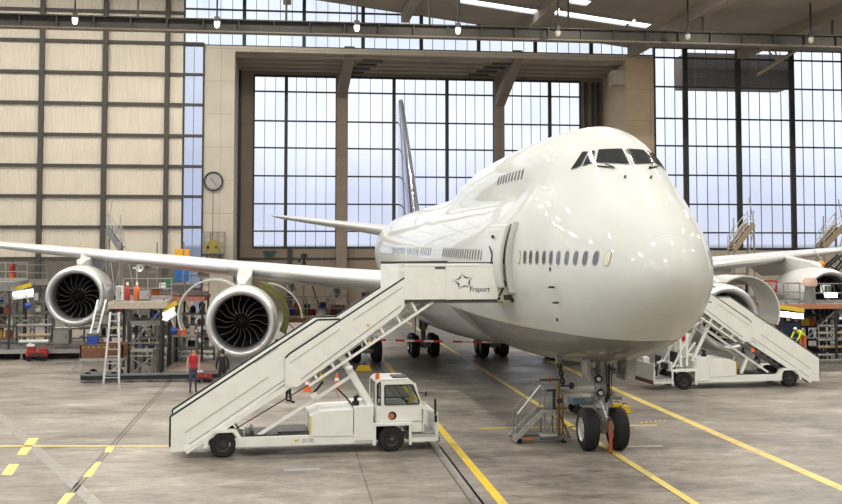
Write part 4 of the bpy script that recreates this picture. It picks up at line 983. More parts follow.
# ================================================================== PEOPLE
def person(label, loc, rz, hgt, top, legs, arms, hair=HAIRM, lean=0, sleeve=True, pose='stand', vest=None, helmet=None, shoe=BLKC):
    t = thing('person', label, 'person', loc, rz)
    k = hgt/1.78
    bm = bmesh.new(); sk = bm.verts.layers.skin.verify(); V = {}
    def v(n, co, r, par=None):
        q = bm.verts.new(co); q[sk].radius = (r if isinstance(r, tuple) else (r, r)); V[n] = (Vector(co), q)
        if par: bm.edges.new((V[par][1], q))
        return q
    L = lean
    def up(z, y=0): d = z-.95; return (0, y-math.sin(L)*d, .95+math.cos(L)*d)
    r0 = v('pelvis', (0,0,.95), (.145,.11)); r0[sk].use_root = True
    v('waist', up(1.12), (.135,.10), 'pelvis'); v('chest', up(1.32), (.165,.12), 'waist'); v('collar', up(1.46), (.10,.085), 'chest'); v('neck', up(1.53), .055, 'collar')
    v('jaw', up(1.60,-.015), (.068,.075), 'neck'); v('head', up(1.70,-.005), (.08,.095), 'jaw'); v('crown', up(1.765,.0), (.05,.06), 'head')
    v('nose', up(1.655,-.115), .014, 'jaw')
    for s, nm in ((-1,'l'),(1,'r')):
        st = legs[0] if s < 0 else legs[1]     # forward swing of the foot and knee bend
        hip = (s*.095,0,.90); v('hip'+nm, hip, (.092,.095), 'pelvis')
        kn = (s*.105,-st[0]*.5-st[1],.50); v('knee'+nm, kn, .062, 'hip'+nm); an = (s*.115,-st[0],.10); v('calf'+nm, (s*.11,(kn[1]+an[1])/2+.02,.34), .058, 'knee'+nm); v('ankle'+nm, an, .042, 'calf'+nm)
        v('heel'+nm, (s*.115,an[1]-.01,.045), .045, 'ankle'+nm); v('toe'+nm, (s*.135,an[1]-.19,.035), (.045,.032), 'heel'+nm)
        a = arms[0] if s < 0 else arms[1]
        sh = Vector(up(1.44))+Vector((s*.185,0,0)); v('sh'+nm, sh, .062, 'collar')
        el = sh+Vector((s*a[0], -a[1], -.27)) ; v('el'+nm, el, .046, 'sh'+nm); wr = el+Vector((s*a[2], -a[3], -a[4])); v('wr'+nm, wr, .030, 'el'+nm)
        d = (wr-el).normalized(); pm = wr+d*.07; v('palm'+nm, pm, (.036,.022), 'wr'+nm)
        sd = Vector((0,-1,0)) if abs(d.y) < .8 else Vector((0,0,1))
        for f, (o, ln) in enumerate(((-.03,.065),(-.01,.075),(.01,.07),(.03,.055))):
            b = pm+d*.05+sd*o; v('f%d%s' % (f,nm), b, .0095, 'palm'+nm); v('g%d%s' % (f,nm), b+d*ln*.55-Vector((s*.012,0,0)), .0085, 'f%d%s' % (f,nm)); v('h%d%s' % (f,nm), b+d*ln-Vector((s*.035,0,0)), .0075, 'g%d%s' % (f,nm))
        tb = wr+d*.04+sd*.035; v('t0'+nm, tb, .011, 'palm'+nm); v('t1'+nm, tb+d*.05+sd*.025, .009, 't0'+nm)
    segs = [(e.verts[0].index, e.verts[1].index) for e in bm.edges]
    bm.verts.index_update(); names = {q.index: n for n, (c, q) in V.items()}; pos = {n: c.copy() for n, (c, q) in V.items()}
    edges = [(names[e.verts[0].index], names[e.verts[1].index]) for e in bm.edges]
    me = bpy.data.meshes.new('body'); bm.to_mesh(me); bm.free()
    o = bpy.data.objects.new('body', me); COL.objects.link(o)
    o.modifiers.new('skin', 'SKIN').use_smooth_shade = True
    ss = o.modifiers.new('sub', 'SUBSURF'); ss.levels = 2; ss.render_levels = 2
    bpy.context.view_layer.update(); dg = bpy.context.evaluated_depsgraph_get()
    nm = bpy.data.meshes.new_from_object(o.evaluated_get(dg)); bpy.data.objects.remove(o)
    mats = [SKIN, top, arms[2] if len(arms) > 2 else top, None, shoe]; mats[3] = legs[2]
    nm.materials.clear()
    for m in mats: nm.materials.append(m)
    def cls(a, b):
        p = a+' '+b
        if any(x in p for x in ('jaw','head','crown','nose')) or ('neck' in p): return 0
        if 'toe' in p or 'heel' in p: return 4
        if any(x in p for x in ('hip','knee','calf','ankle')): return 3
        if any(x in p for x in ('palm',)) or b[:1] in 'fght' and b[1:2].isdigit(): return 0
        if 'wr' in p or 'el' in p: return 2 if sleeve else 0
        return 1
    for poly in nm.polygons:
        c = poly.center; best = 9; bi = 1
        for a, b in edges:
            A0, B0 = pos[a], pos[b]; d = B0-A0; tt = max(0, min(1, (c-A0).dot(d)/max(1e-9, d.length_squared))); q = (A0+d*tt-c).length
            if q < best: best = q; bi = cls(a, b)
        if bi in (0,2) and lean == 0 and abs(c.x) < .175 and .95 < c.z < 1.43 and abs(c.y) < .15: bi = 1
        if bi == 1 and c.z < .95: bi = 3
        poly.material_index = bi
    nm.transform(Matrix.Scale(k, 4))
    b = bpy.data.objects.new('body', nm); COL.objects.link(b); b.parent = t
    hd = Vector(up(1.70))*k
    mb = MB(); n = 16
    rings = []
    for j in range(7):
        a = R(-8+98*j/6); rings.append([(hd.x+.098*k*math.cos(a)*math.cos(q), hd.y+.012+.112*k*math.cos(a)*math.sin(q), hd.z+.025+.098*k*math.sin(a)-(.10*k if math.sin(q) > .3 and j == 0 else 0)) for q in [2*math.pi*i/n for i in range(n)]])
    mb.loft(rings); mb.build('helmet' if helmet else 'hair', helmet or hair, t, True, ang=80)
    mb = MB()
    for s in (-1, 1):
        c = Vector(up(1.685,-.085))*k; mb.box((c.x+s*.032*k, c.y-.008, c.z), (.02,.012,.010))
    c = Vector(up(1.615,-.085))*k; mb.box((c.x,c.y,c.z),(.045,.012,.008)); mb.build('eyes_and_mouth', HAIRM, t)
    return t
S0 = ((.0,.0),(.0,.0))
person('person in a red vest and jeans standing in front of the work dock', (-13.54,14.6,0), R(12), 1.86, REDV, ((.05,.0),(-.05,.02),DENIM), ((.05,.0,.02,.03,.26),(.05,.02,.0,.08,.25),SKIN), sleeve=False)
p = at(222,391,Z=0)
person('person in black clothes seen from behind, by the big fan engine above the stair rail', (p.x,p.y,0), R(190), 1.76, BLKC, ((.06,.02),(-.04,0),BLKC), ((.07,.0,.03,.06,.25),(.06,.0,.0,.1,.24),BLKC))
p = at(288,402,Z=0)
person('person in dark trousers walking behind the stairs, only the legs showing', (p.x,p.y,0), R(60), 1.80, NAVY, ((.20,.03),(-.14,.02),BLKC), ((.05,.05,.02,.05,.25),(.05,-.08,.02,.1,.24),NAVY))
p = at(277,352,Y=18.9)
t = person('person in a hi-vis yellow vest working at the open engine cowl', (p.x,18.9,0), R(150), 1.8, HIVY, ((.02,0),(.02,0),NAVY), ((.08,.12,.02,.2,.05),(.08,.1,.02,.22,.05),NAVY))
pp = at(803,338,Y=19.9)
person('person in yellow vest and orange trousers bending forward behind the far stairs', (pp.x,19.9,.72), R(-60), 1.78, HIVY, ((.05,.03),(-.05,.03),HIVO), ((.02,.22,.0,.16,.16),(.02,.2,.0,.18,.14),HIVY), lean=R(66), helmet=WHITE)
pp = at(779,336,Y=20.2)
person('person in orange working clothes crouched beside the yellow vested worker', (pp.x,20.2,.72), R(-100), 1.72, HIVO, ((.05,.05),(0,.05),NAVY), ((.05,.18,.0,.2,.08),(.05,.2,.0,.2,.06),HIVO), lean=R(35))
# ================================================================== WORK DOCKS UNDER THE WINGS
def rc(px0, py0, px1, py1, Y):
    a = at(px0,py0,Y=Y); b = at(px1,py1,Y=Y); return a.x, a.z, b.x, b.z     # x0, ztop, x1, zbottom
USED = set()
def uniq(lab):
    assert lab not in USED, lab
    USED.add(lab); return lab
def platform(label, x0, x1, y0, y1, z, edge=LGREY, rail=None, brace=True, nleg=2, th=.18, dm=None, name='work_platform', base=0):
    cx = (x0+x1)/2; t = thing(name, uniq(label), 'work platform', (cx,y0,0)); w = x1-x0; d = y1-y0
    mb = MB(); mb.span((-w/2,0,z-.06),(w/2,d,z)); mb.build('deck', dm or DECKM, t)
    mb = MB(); mb.span((-w/2,-.04,z-th),(w/2,0,z+.05)); mb.span((-w/2-.04,-.04,z-th),(-w/2,d,z+.05)); mb.span((w/2,-.04,z-th),(w/2+.04,d,z+.05)); mb.build('edge_beam', edge, t)
    for i in range(nleg):
        for y in (.08, d-.08):
            x = -w/2+.08+(w-.16)*i/max(1,nleg-1); mb = MB(); mb.bar((x,y,base),(x,y,z-.06),.11); mb.box((x,y,base+.02),(.25,.25,.04)); mb.build('leg', DARK if z > 1 else GREYM, t)
    if brace and z > 1:
        mb = MB()
        for i in range(nleg-1):
            xa = -w/2+.08+(w-.16)*i/(nleg-1); xb = -w/2+.08+(w-.16)*(i+1)/(nleg-1)
            mb.bar((xa,.08,base+.25),(xb,.08,z-.3),.05); mb.bar((xa,d-.08,z-.3),(xb,d-.08,base+.25),.05); mb.bar((xa,.08,z*.45),(xb,.08,z*.45),.06)
        mb.build('brace', GREYM, t)
    if rail:
        n = max(2, int(w/1.1)+1)
        for y in rail[1:]:
            m = MB()
            for i in range(n):
                x = -w/2+.05+(w-.1)*i/(n-1); m.bar((x,y*d,z),(x,y*d,z+1.05),.045)
            for h in (.55,1.05): m.bar((-w/2+.05,y*d,z+h),(w/2-.05,y*d,z+h),.045)
            m.bar((-w/2+.05,y*d,z+.1),(w/2-.05,y*d,z+.1),.02,.16)
            m.build('railing', rail[0], t)
    return t
COLS = {'blue':BLUE,'red':RED,'grey':GREYM,'white':WHITE,'orange':ORANGE,'green':GREEN,'yellow':YEL,'brown':BROWN,'black':BLACK,'beige':BEIGE,'navy':NAVY,'silver':ALU}
def crate(label, p, s, m, group, rz=0):
    t = thing('storage_crate', label, 'crate', p, rz, group); w, d, h = s
    mb = MB(); mb.span((-w/2,-d/2,0),(w/2,d/2,h*.86)); mb.span((-w/2-.015,-d/2-.015,h*.78),(w/2+.015,d/2+.015,h*.86)); mb.build('body', m, t)
    mb = MB(); mb.span((-w/2-.01,-d/2-.01,h*.87),(w/2+.01,d/2+.01,h)); mb.build('lid', mat('lid_grey', (.14,.14,.14), .5, noise=.1) if m not in (GREYM,BLACK) else DARK, t); return t
def canister(label, p, s, m, group, rz=0):
    t = thing('canister', label, 'canister', p, rz, group); w, d, h = s; r = min(w,d)/2
    mb = MB(); mb.lathe([(0,.01),(0,r*.95),(.03,r),(h*.33,r),(h*.35,r*1.05),(h*.37,r),(h*.8,r),(h*.88,r*.6),(h*.9,.01)], (0,0,0), 'Z', 16); mb.build('body', m, t, True)
    mb = MB(); mb.lathe([(h*.88,r*.3),(h*.97,r*.28),(h*.98,.01)], (0,0,0), 'Z', 10); mb.tube([(-r*.5,0,h*.85),(-r*.4,0,h),(r*.4,0,h),(r*.5,0,h*.85)], .014, 5); mb.build('cap', BLACK, t, True); return t
def toolbox(label, p, s, m, group, rz=0):
    t = thing('tool_box', label, 'tool box', p, rz, group); w, d, h = s
    mb = MB(); mb.prismx([(-d/2,0),(d/2,0),(d/2,h*.6),(d*.25,h*.85),(-d*.25,h*.85),(-d/2,h*.6)], -w/2, w/2); mb.build('body', m, t)
    mb = MB(); mb.tube([(-w*.3,0,h*.82),(-w*.28,0,h),(w*.28,0,h),(w*.3,0,h*.82)], .018, 6); mb.span((-w*.1,-d/2-.02,h*.5),(w*.1,-d/2,h*.62)); mb.build('handle', BLACK, t); return t
KINDS_ = {'crate':crate,'canister':canister,'tool box':toolbox}
HIDDEN = {'%s %s on the %s shelf of the rack %s' % (a, b, c, d) for d, rows in {
    'behind the tower dock': (('brown','canister','fourth'),('brown','canister','fifth'),('orange','crate','fourth'),('grey','tool box','fourth')),
    'under the far outer engine': (('grey','canister','second'),('navy','crate','lowest'),('yellow','crate','third')),
    'behind the far inner engine': (('brown','canister','lowest'),('grey','crate','second'),('black','crate','fourth'),('blue','tool box','lowest'),('green','tool box','second'),('black','tool box','third'),('orange','tool box','third')),
    'behind the fluorescent light': (('orange','crate','second'),), 'behind the stair ladder': (('beige','canister','fourth'),)}.items() for a, b, c in rows}   # nothing of these shows
def shelf_unit(rack, x0, x1, y, d, levels, top, rnd, post=GREYM, fill=.8, sizes=(.3,.62), base=0):
    cx = (x0+x1)/2; w = x1-x0
    t = thing('storage_rack', uniq('open storage rack, '+rack), 'rack', (cx,y,0))
    for sx in (-1, 1):
        for yy in (.04, d-.04):
            mb = MB(); mb.bar((sx*(w/2-.04),yy,base),(sx*(w/2-.04),yy,top),.08); mb.build('upright', post, t)
    for z in levels:
        mb = MB(); mb.span((-w/2,0,z-.05),(w/2,d,z)); mb.span((-w/2,-.02,z-.10),(w/2,.02,z+.01)); mb.build('shelf', post, t)
    mb = MB()
    for sx in (-1, 1): mb.bar((sx*(w/2-.04),.04,levels[0]),(sx*(w/2-.04),d-.04,top-.1),.04)
    mb.bar((-w/2,d-.04,levels[0]),(w/2,d-.04,top-.1),.035); mb.build('brace', post, t)
    rg = random.Random(rnd)
    names = ['lowest','second','third','fourth','fifth']
    for li, z in enumerate(levels):
        x = x0+.15; gap = (levels[li+1]-z-.15) if li+1 < len(levels) else .8
        while x < x1-.25:
            wdt = rg.uniform(*sizes); 
            if x+wdt > x1-.1: break
            if rg.random() < fill:
                for _ in range(30):
                    kd = rg.choice(list(KINDS_)); cn = rg.choice(['grey','brown','black','beige','silver','white','grey','brown','black','navy','blue','red','green','orange','yellow']); lab = '%s %s on the %s shelf of the rack %s' % (cn, kd, names[li], rack)
                    if lab not in USED: break
                else: x += wdt; continue
                USED.add(lab); hh = min(gap, rg.uniform(.25,.62)); lab in HIDDEN or KINDS_[kd](lab, (x+wdt/2, y+d*.45, z+.001), (wdt*.92, min(d*.8,wdt), hh), COLS[cn], 'stores on the work dock racks')
            x += wdt+rg.uniform(.03,.15)
    return t
def pipe(label, p0, p1, r, m=None, group='pipes on the work docks'):
    p0 = Vector(p0); p1 = Vector(p1); t = thing('pipe', uniq(label), 'pipe', p0, 0, group)
    d = p1-p0; mb = MB(); mb.cyl((0,0,0), d, r, n=12); mb.build('tube', m or LGREY, t, True)
    mb = MB(); u = d.normalized()*.06
    for q in (Vector((0,0,0)), d-u): mb.cyl(q, q+u, r*1.25, n=12)
    mb.build('collar', GREYM, t, True); return t
def lamp_panel(label, px0, py0, px1, py1, Y, tilt=0, edge=True):
    x0, z1, x1, z0 = rc(px0,py0,px1,py1,Y); w = x1-x0; h = z1-z0
    t = thing('work_light', uniq(label), 'light', ((x0+x1)/2,Y,(z0+z1)/2), 0, 'fluorescent work lights on the docks')
    rt = (R(-25),R(tilt),0)
    mb = MB(); mb.box((0,.1,0),(w,.06,h),rt); mb.build('housing', WHITE, t)
    mb = MB(); n = 2
    for i in range(n): mb.box((0,.04,(-.25+.5*i)*h),(w*.96,.05,h*.34),rt)
    mb.v = [tuple(v) for v in mb.v]; mb.build('tube', LAMPW, t)
    for q in (-.45,.45): mb = MB(); mb.bar((w*q,.15,0),(w*q,.5,h*.2+.6),.04); mb.build('bracket', DARK, t)
    return t
def yellow_edge(label, px0, py0, px1, py1, Y):
    a = at(px0,py0,Y=Y); b = at(px1,py1,Y=Y); t = thing('guard_rail', uniq(label), 'rail', a)
    mb = MB(); mb.bar((0,0,0), b-a, .08, .22); mb.build('beam', YEL, t); mb = MB(); mb.bar((0,.1,-.1),(b-a)+Vector((0,.1,-.1)), .06); 
    mb.bar((0,.1,-.1),(0,.22,-.1),.05); mb.bar(b-a+Vector((0,.1,-.1)),b-a+Vector((0,.22,-.1)),.05); mb.build('bracket', DARK, t); return t
def ladder(label, px0, py0, px1, py1, pxt0, pyt, pxt1, Yb, Yt, m, nr=11, name='ladder'):
    a = at(px0,py0,Y=Yb); b = at(px1,py1,Y=Yb); c = at(pxt0,pyt,Y=Yt); d = at(pxt1,pyt,Y=Yt)
    if a.z < .05: a.z = 0; b.z = 0
    t = thing(name, uniq(label), 'ladder', a)
    mb = MB(); mb.bar((0,0,0), c-a, .10, .06); mb.build('stile', m, t); mb = MB(); mb.bar(b-a, d-a, .10, .06); mb.build('stile', m, t)
    for k in range(nr):
        u = (k+.7)/nr; mb = MB(); mb.bar((c-a)*u, (b-a)*(1-u)+(d-a)*u, .05, .05); mb.build('rung', m, t)
    return t
def access_stairs(label, px0, py0, px1, py1, Y, m, width=1.4, rails=True, base_z=None):
    """inclined stairs with posts, seen behind the wing, standing on their own tower"""
    a = at(px0,py0,Y=Y); b = at(px1,py1,Y=Y); t = thing('access_stairs', uniq(label), 'stairs', (a.x,Y,0))
    A0 = Vector((0,0,a.z)); B0 = Vector((b.x-a.x,.4,b.z)); ux = Vector((0,1,0)); sx = 1 if b.x > a.x else -1
    mb = MB()
    for o in (0,width): mb.bar(A0+ux*o, B0+ux*o, .12, .42)
    mb.build('stringer', m, t)
    mb = MB(); n = 9
    for k in range(n): 
        q = A0.lerp(B0,(k+.5)/n); mb.span((q.x-.14,q.y,q.z-.03),(q.x+.14,q.y+width,q.z+.03)); mb.span((q.x+sx*.11,q.y,q.z-.2),(q.x+sx*.14,q.y+width,q.z))
    mb.build('tread', m, t)
    mb = MB()
    for o in (0,width):
        for u in (0,.5,1): q = A0.lerp(B0,u)+ux*o; mb.cyl(q, q+Vector((0,0,1.15)), .04, n=6)
        for h in (.6,1.1): mb.cyl(A0+ux*o+Vector((0,0,h)), B0+ux*o+Vector((0,0,h)), .035, n=6)
    mb.build('handrail', LGREY, t)
    for q in (A0, B0):
        for o in (0,width):
            mb = MB(); mb.bar((q.x,q.y+o,0),(q.x,q.y+o,q.z),.11); mb.build('post', GREYM, t)
    mb = MB(); mb.bar((A0.x,A0.y,.5),(B0.x,B0.y,B0.z-.4),.06); mb.bar((A0.x,A0.y+width,A0.z-.4),(B0.x,B0.y+width,.5),.06)
    mb.bar((-sx*1.6,.3,0),(-sx*.1,0,A0.z+1.8),.05); mb.bar((0,0,A0.z),(0,0,A0.z+2.6),.09); mb.bar((B0.x,B0.y,B0.z),(B0.x-sx*.4,B0.y,B0.z+2.2),.06); mb.build('brace', LGREY, t)
    return t
def bulb(label, px, py, Y, m, r=.2):
    p = at(px,py,Y=Y); t = thing('warning_lamp', uniq(label), 'lamp', p, 0)
    mb = MB(); mb.lathe([(-r,.01),(-r*.7,r*.72),(0,r),(r*.7,r*.72),(r,.02)], (0,0,0), 'Z', 18); mb.build('globe', m, t, True)
    mb = MB(); mb.cyl((0,0,r*.9),(0,0,r*1.3),r*.35); mb.cyl((0,0,r*1.2),(-.35,.3,r*1.2+.7),.03); mb.build('stem', LGREY, t, True); return t
def cabinet(label, px0, py0, px1, py1, Y, m, door, name='cabinet', d=.5, floor=False):
    x0, z1, x1, z0 = rc(px0,py0,px1,py1,Y); w = x1-x0
    if floor: z0 = 0
    t = thing(name, uniq(label), 'cabinet', ((x0+x1)/2,Y,z0)); h = z1-z0
    mb = MB(); mb.span((-w/2,0,0),(w/2,d,h)); mb.build('body', m, t)
    mb = MB(); mb.span((-w/2+.03,-.03,.04),(w/2-.03,0,h-.04)); o = mb.build('door', door, t); mb = MB(); mb.bar((w*.3,-.05,h*.4),(w*.3,-.05,h*.6),.03); mb.build('handle', DARK, o)
    return t
BOARDM = mat('dock_beige_edge', (.50,.44,.36), .5, noise=.15); PINK = mat('dock_red_edge', (.50,.20,.15), .55, noise=.2); ORED = mat('dock_orange_edge', (.44,.20,.13), .5, noise=.15)
# ---- left side, far low deck and what stands on it
x1 = at(82,350,Y=28.8).x
platform('low grey dock deck behind the outer fan engine', -46, x1, 28.8, 35.5, .52, edge=LGREY, nleg=9, dm=DECKM)
platform('grey topped dock with a thick edge at the end of the long wing', *[at(q,290,Y=29.2).x for q in (-60,11)], 29.2, 33, at(5,283,Y=29.2).z, edge=GREYM, rail=(LGREY,.98), th=.45, base=.52)
a = at(16,282,Y=35.6); platform('railed walkway behind the outer engine', a.x, at(48,282,Y=35.6).x, 35.6, 37.4, a.z, edge=BOARDM, rail=(LGREY,.02))
lamp_panel('bright fluorescent work light beside the outer engine, at the end of the dock', 12,290,33,299, 30.2, -8)
yellow_edge('yellow guard beam above the work light beside the outer engine', 12,290,31,284.5, 30)
bulb('blue lamp globe hanging under the fluorescent light beside the outer engine', 28,305.5, 29.8, BLUE, .19)
for k, (px, py, nm) in enumerate(((12,268,'upper'),(12,276,'lower'))):
    p = at(px,py,Y=35.4); t = thing('fire_extinguisher', uniq('%s of the two red fire extinguishers hanging on the railed walkway' % nm), 'extinguisher', p, 0, 'red fire extinguishers on the walkway')
    mb = MB(); mb.lathe([(-.35,.01),(-.33,.14),(.15,.15),(.25,.07),(.32,.03)], (0,0,0), 'Z', 14); mb.build('bottle', RED if k == 0 else ORANGE, t, True)
    mb = MB(); mb.box((0,0,.36),(.12,.06,.08)); mb.tube([(.04,0,.34),(.18,0,.2),(.17,0,-.2)], .02, 6); mb.build('valve', BLACK, t)
for k, (px0, px1, py, Y, r) in enumerate(((17,52,325.5,31,.09),(18,51,335.5,30.5,.11),(18,50,341.5,30.2,.10),(16,40,321,32.5,.07),(54,103,328,31.6,.08),(60,100,338,31.2,.06),(13,44,316,33,.06))):
    a = at(px0,py,Y=Y); b = at(px1,py-.3,Y=Y)
    pipe(['upper long white','middle long white','lowest long white','thin high white','silver','thin low silver','short thin'][k]+' pipe on the far dock, behind and below the outer engine', a, b, r, [LGREY,WOOD,WHITE,LGREY,ALU,LGREY,BEIGE][k])
for k, px in enumerate((20,34,49,66,84,98)):
    a = at(px,344,Y=31.9); t = thing('pipe_stand', 'pipe stand under the outer engine, post %s from the wing tip side' % ['first','second','third','fourth','fifth','sixth'][k], 'stand', (a.x,31.9,.52), 0, 'stands carrying the dock pipes')
    mb = MB(); mb.bar((0,0,0),(0,0,2.4 if k < 4 else 1.05),.09); mb.box((0,0,.03),(.3,.3,.06)); mb.build('post', GREYM, t)
    mb = MB()
    for z in (.55,.95,1.5,1.95)[:4 if k < 4 else 2]: mb.bar((0,0,z),(0,-1.2,z),.06)
    mb.build('arm', GREYM, t)
def pallet_truck(label, px, py, Y, sc=1):
    p = at(px,py,Y=Y); t = thing('pallet_truck', uniq(label), 'cart', (p.x,Y,0)); t.scale = (sc,sc,sc)
    mb = MB(); mb.span((-.55,0,.25),(.55,.5,.55)); mb.span((-.5,.05,.55),(-.1,.4,.8)); mb.span((.1,.05,.55),(.5,.4,.7)); mb.build('body', RED, t, bevel=.03)
    mb = MB(); mb.span((-.4,-.02,.28),(.45,.0,.45)); mb.span((-.15,.5,.1),(.15,1.6,.22)); mb.build('fork', DARK, t)
    mb = MB(); mb.cyl((-.35,0,.95),(-.15,.3,.8),.05); mb.box((-.3,.1,.86),(.4,.2,.12)); mb.build('grip', WHITE, t)
    for x in (-.4,.4): mb = MB(); mb.cyl((x,.1,.17),(x,.24,.17),.17); mb.build('wheel', RUBBER, t, True)
pallet_truck('red low pallet truck parked before the far dock at the wing tip end', 36,360,27.9)
pallet_truck('red low pallet truck by the person in the red vest', 204,378,17.6,.6)
cabinet('slanted grey machine box on the far dock below the outer engine', 53,330,69,344, 29.6, GREYM, LGREY, 'machine_cabinet', .8)
# ---- cart with brown boards
x0, z1, x1, z0 = rc(80,345,123,358,18.9)
t = thing('board_trailer', uniq('flat trailer with a long brown board side beside the aluminium ladder'), 'trailer', ((x0+x1)/2,18.9,0)); w = x1-x0
mb = MB(); mb.span((-w/2,0,z0),(w/2,.08,z1)); mb.span((-w/2,1.5,z0),(w/2,1.58,z1)); mb.span((-w/2,0,z0),(-w/2+.06,1.58,z1)); mb.span((w/2-.06,0,z0),(w/2,1.58,z1)); mb.build('side_board', BROWN, t)
mb = MB(); 
for i in range(8): mb.cyl((-w/2+.15+i*(w-.3)/7,-.02,z1-.12),(-w/2+.15+i*(w-.3)/7,.0,z1-.12),.03,n=8)
mb.build('rivet', YEL, t)
mb = MB(); mb.span((-w/2,0,z0-.12),(w/2,1.58,z0)); mb.bar((-w/2,.8,z0-.1),(-w/2-.5,.8,.4),.08); mb.span((-w/2,.1,.32),(w/2-.1,.2,.42))
for x in (-w/2+.1,w/2-.15): mb.bar((x,.1,.3),(x,.1,z0),.07)
mb.build('frame', LGREY, t)
for x in (-w/2+.35,w/2-.4):
    for y in (.1,1.45): mb = MB(); mb.cyl((x,y-.06,.2),(x,y+.06,.2),.2,n=16); mb.build('wheel', RUBBER, t, True)
p = at(91,342,Y=19.5); crate(uniq('blue plastic crate on the brown board trailer'), (p.x,19.9,z1-.3), (.45,.45,.75), BLUE, None)
ladder('tall aluminium ladder leaning against the tower dock', 103.5,382,119,382, 110.5,312,119, 18.2, 18.8, ALU, 10)
ladder('steep aluminium stair ladder beside the outer engine', 88,344,95,344, 98,300,106, 20.8, 22.5, ALU, 10)
# ---- tower dock
YT = 20.6; zt = at(130,303,Y=YT).z; xa, xb = at(109,303,Y=YT).x, at(163,303,Y=YT).x
platform('tall tower dock with a beige edge between the two fan engines', xa, xb, YT, 24.8, zt, edge=BOARDM, rail=(LGREY,.97), nleg=2, th=.27)
xl = at(129,340,Y=YT+.3).x; xr = at(163,340,Y=YT+.3).x
t = thing('workshop_frame', uniq('dark steel workshop frame under the tower dock'), 'frame', ((xl+xr)/2,YT+.3,0)); w = xr-xl; zf = at(140,321,Y=YT+.3).z
for x in (-w/2,w/2):
    for y in (0,2.4): mb = MB(); mb.bar((x,y,0),(x,y,zf),.13); mb.build('post', DARK, t)
mb = MB(); 
for y in (0,2.4): mb.bar((-w/2,y,zf-.1),(w/2,y,zf-.1),.12,.22)
for x in (-w/2,w/2): mb.bar((x,0,zf-.1),(x,2.4,zf-.1),.12,.22)
mb.build('beam', GREYM, t)
shelf_unit('in the workshop frame', xl+.3, xr-.35, YT+1.2, .7, [.5,1.1,1.75], zf-.25, 11, fill=.9, sizes=(.14,.3))
x0, z1, x1, z0 = rc(132,349,154,370,YT)
t = thing('work_table', uniq('grey work table with cross bracing in front of the workshop frame'), 'table', ((x0+x1)/2,YT-.6,0)); w = x1-x0
mb = MB(); mb.span((-w/2,0,z1-.08),(w/2,.8,z1)); mb.span((-w/2,0,z1-.3),(w/2,.05,z1-.24)); mb.build('tabletop', LGREY, t)
for x in (-w/2+.04,w/2-.04):
    for y in (.04,.76): mb = MB(); mb.bar((x,y,0),(x,y,z1-.08),.06); mb.build('leg', GREYM, t)
mb = MB(); mb.bar((-w/2,.04,.15),(w/2,.04,z1-.3),.04); mb.bar((-w/2,.04,z1-.3),(w/2,.04,.15),.04); mb.bar((-w/2,.04,.15),(w/2,.04,.15),.05); mb.build('brace', LGREY, t)
# ---- low dock with reddish deck, long pipes, beam on the floor
xa, xb = at(80,380,Y=18.3).x, at(218,380,Y=18.3).x
t = thing('floor_beam', uniq('long blue grey floor beam in front of the tower dock'), 'beam', ((xa+xb)/2,18.35,0))
mb = MB(); w = xb-xa; mb.span((-w/2,.02,.12),(w/2,.1,.34)); mb.build('web', DARK, t)
mb = MB(); mb.span((-w/2,-.1,.3),(w/2,.2,.37)); mb.span((-w/2,-.05,.05),(w/2,.18,.1)); mb.build('flange', mat('blue_grey_beam', (.19,.205,.225), .45, .2, noise=.25), t)
mb = MB()
for i in range(7): x = -w/2+.4+i*(w-.8)/6; mb.span((x-.1,.0,.0),(x+.1,.3,.14))
mb.build('foot', DARK, t)
platform('low dock deck with a reddish floor behind the person in the red vest', at(164,370,Y=20.2).x, at(222,370,Y=20.2).x, 20.2, 25.5, at(190,372,Y=20.2).z, edge=GREYM, nleg=3, dm=mat('reddish_deck', (.36,.27,.23), .6, noise=.2))
for k, (py, Y) in enumerate(((352.5,25.6),(357.5,25.4))):
    pipe(['upper','lower'][k]+' long pale pipe across the low dock behind the person in the red vest', at(163,py,Y=Y), at(214,py-.4,Y=Y), .10, WHITE)
t = thing('pipe_trestle', uniq('grey trestle that carries the two long pale pipes'), 'stand', (at(180,360,Y=25.6).x,25.7,at(190,372,Y=20.2).z))
mb = MB(); 
for x in (-.6,2.0): mb.bar((x,0,0),(x,0,1.5),.1); mb.bar((x,0,.35),(x,-.5,.35),.07); mb.bar((x,0,.62),(x,-.45,.62),.07)
mb.build('post', GREYM, t); mb = MB(); mb.bar((-.6,0,1.4),(2.0,0,1.4),.1); mb.build('crossbar', GREYM, t)
x0, z1, x1, z0 = rc(172,335,197,349,24); zlow = at(190,372,Y=20.2).z
t = thing('work_bench', uniq('grey work bench on the low dock under the tilted light'), 'table', ((x0+x1)/2,24,zlow)); w = x1-x0; h = z1-zlow
mb = MB(); mb.span((-w/2,0,h-.1),(w/2,.9,h)); mb.build('tabletop', LGREY, t)
for x in (-w/2+.05,w/2-.05):
    for y in (.05,.85): mb = MB(); mb.bar((x,y,0),(x,y,h-.1),.09); mb.build('leg', GREYM, t)
mb = MB(); mb.span((-w/2,.1,h*.5),(w/2,.85,h*.5+.05)); mb.build('lower_shelf', GREYM, t)
toolbox(uniq('orange tool box on the grey work bench'), ((x0+x1)/2-.2,24.4,zlow+h+.001), (.5,.3,.35), ORANGE, None); canister(uniq('beige canister on the grey work bench'), ((x0+x1)/2+.35,24.4,zlow+h+.001), (.3,.3,.5), BEIGE, None)
lamp_panel('tilted bright work light between the tower dock and the inner engine', 162,308,175,320, 21.6, -38)
yellow_edge('yellow guard beam over the tilted work light', 164,310,177,302.5, 21.4)
bulb('blue lamp globe hanging beside the open cowl of the inner engine', 174,331, 21, BLUE, .19)
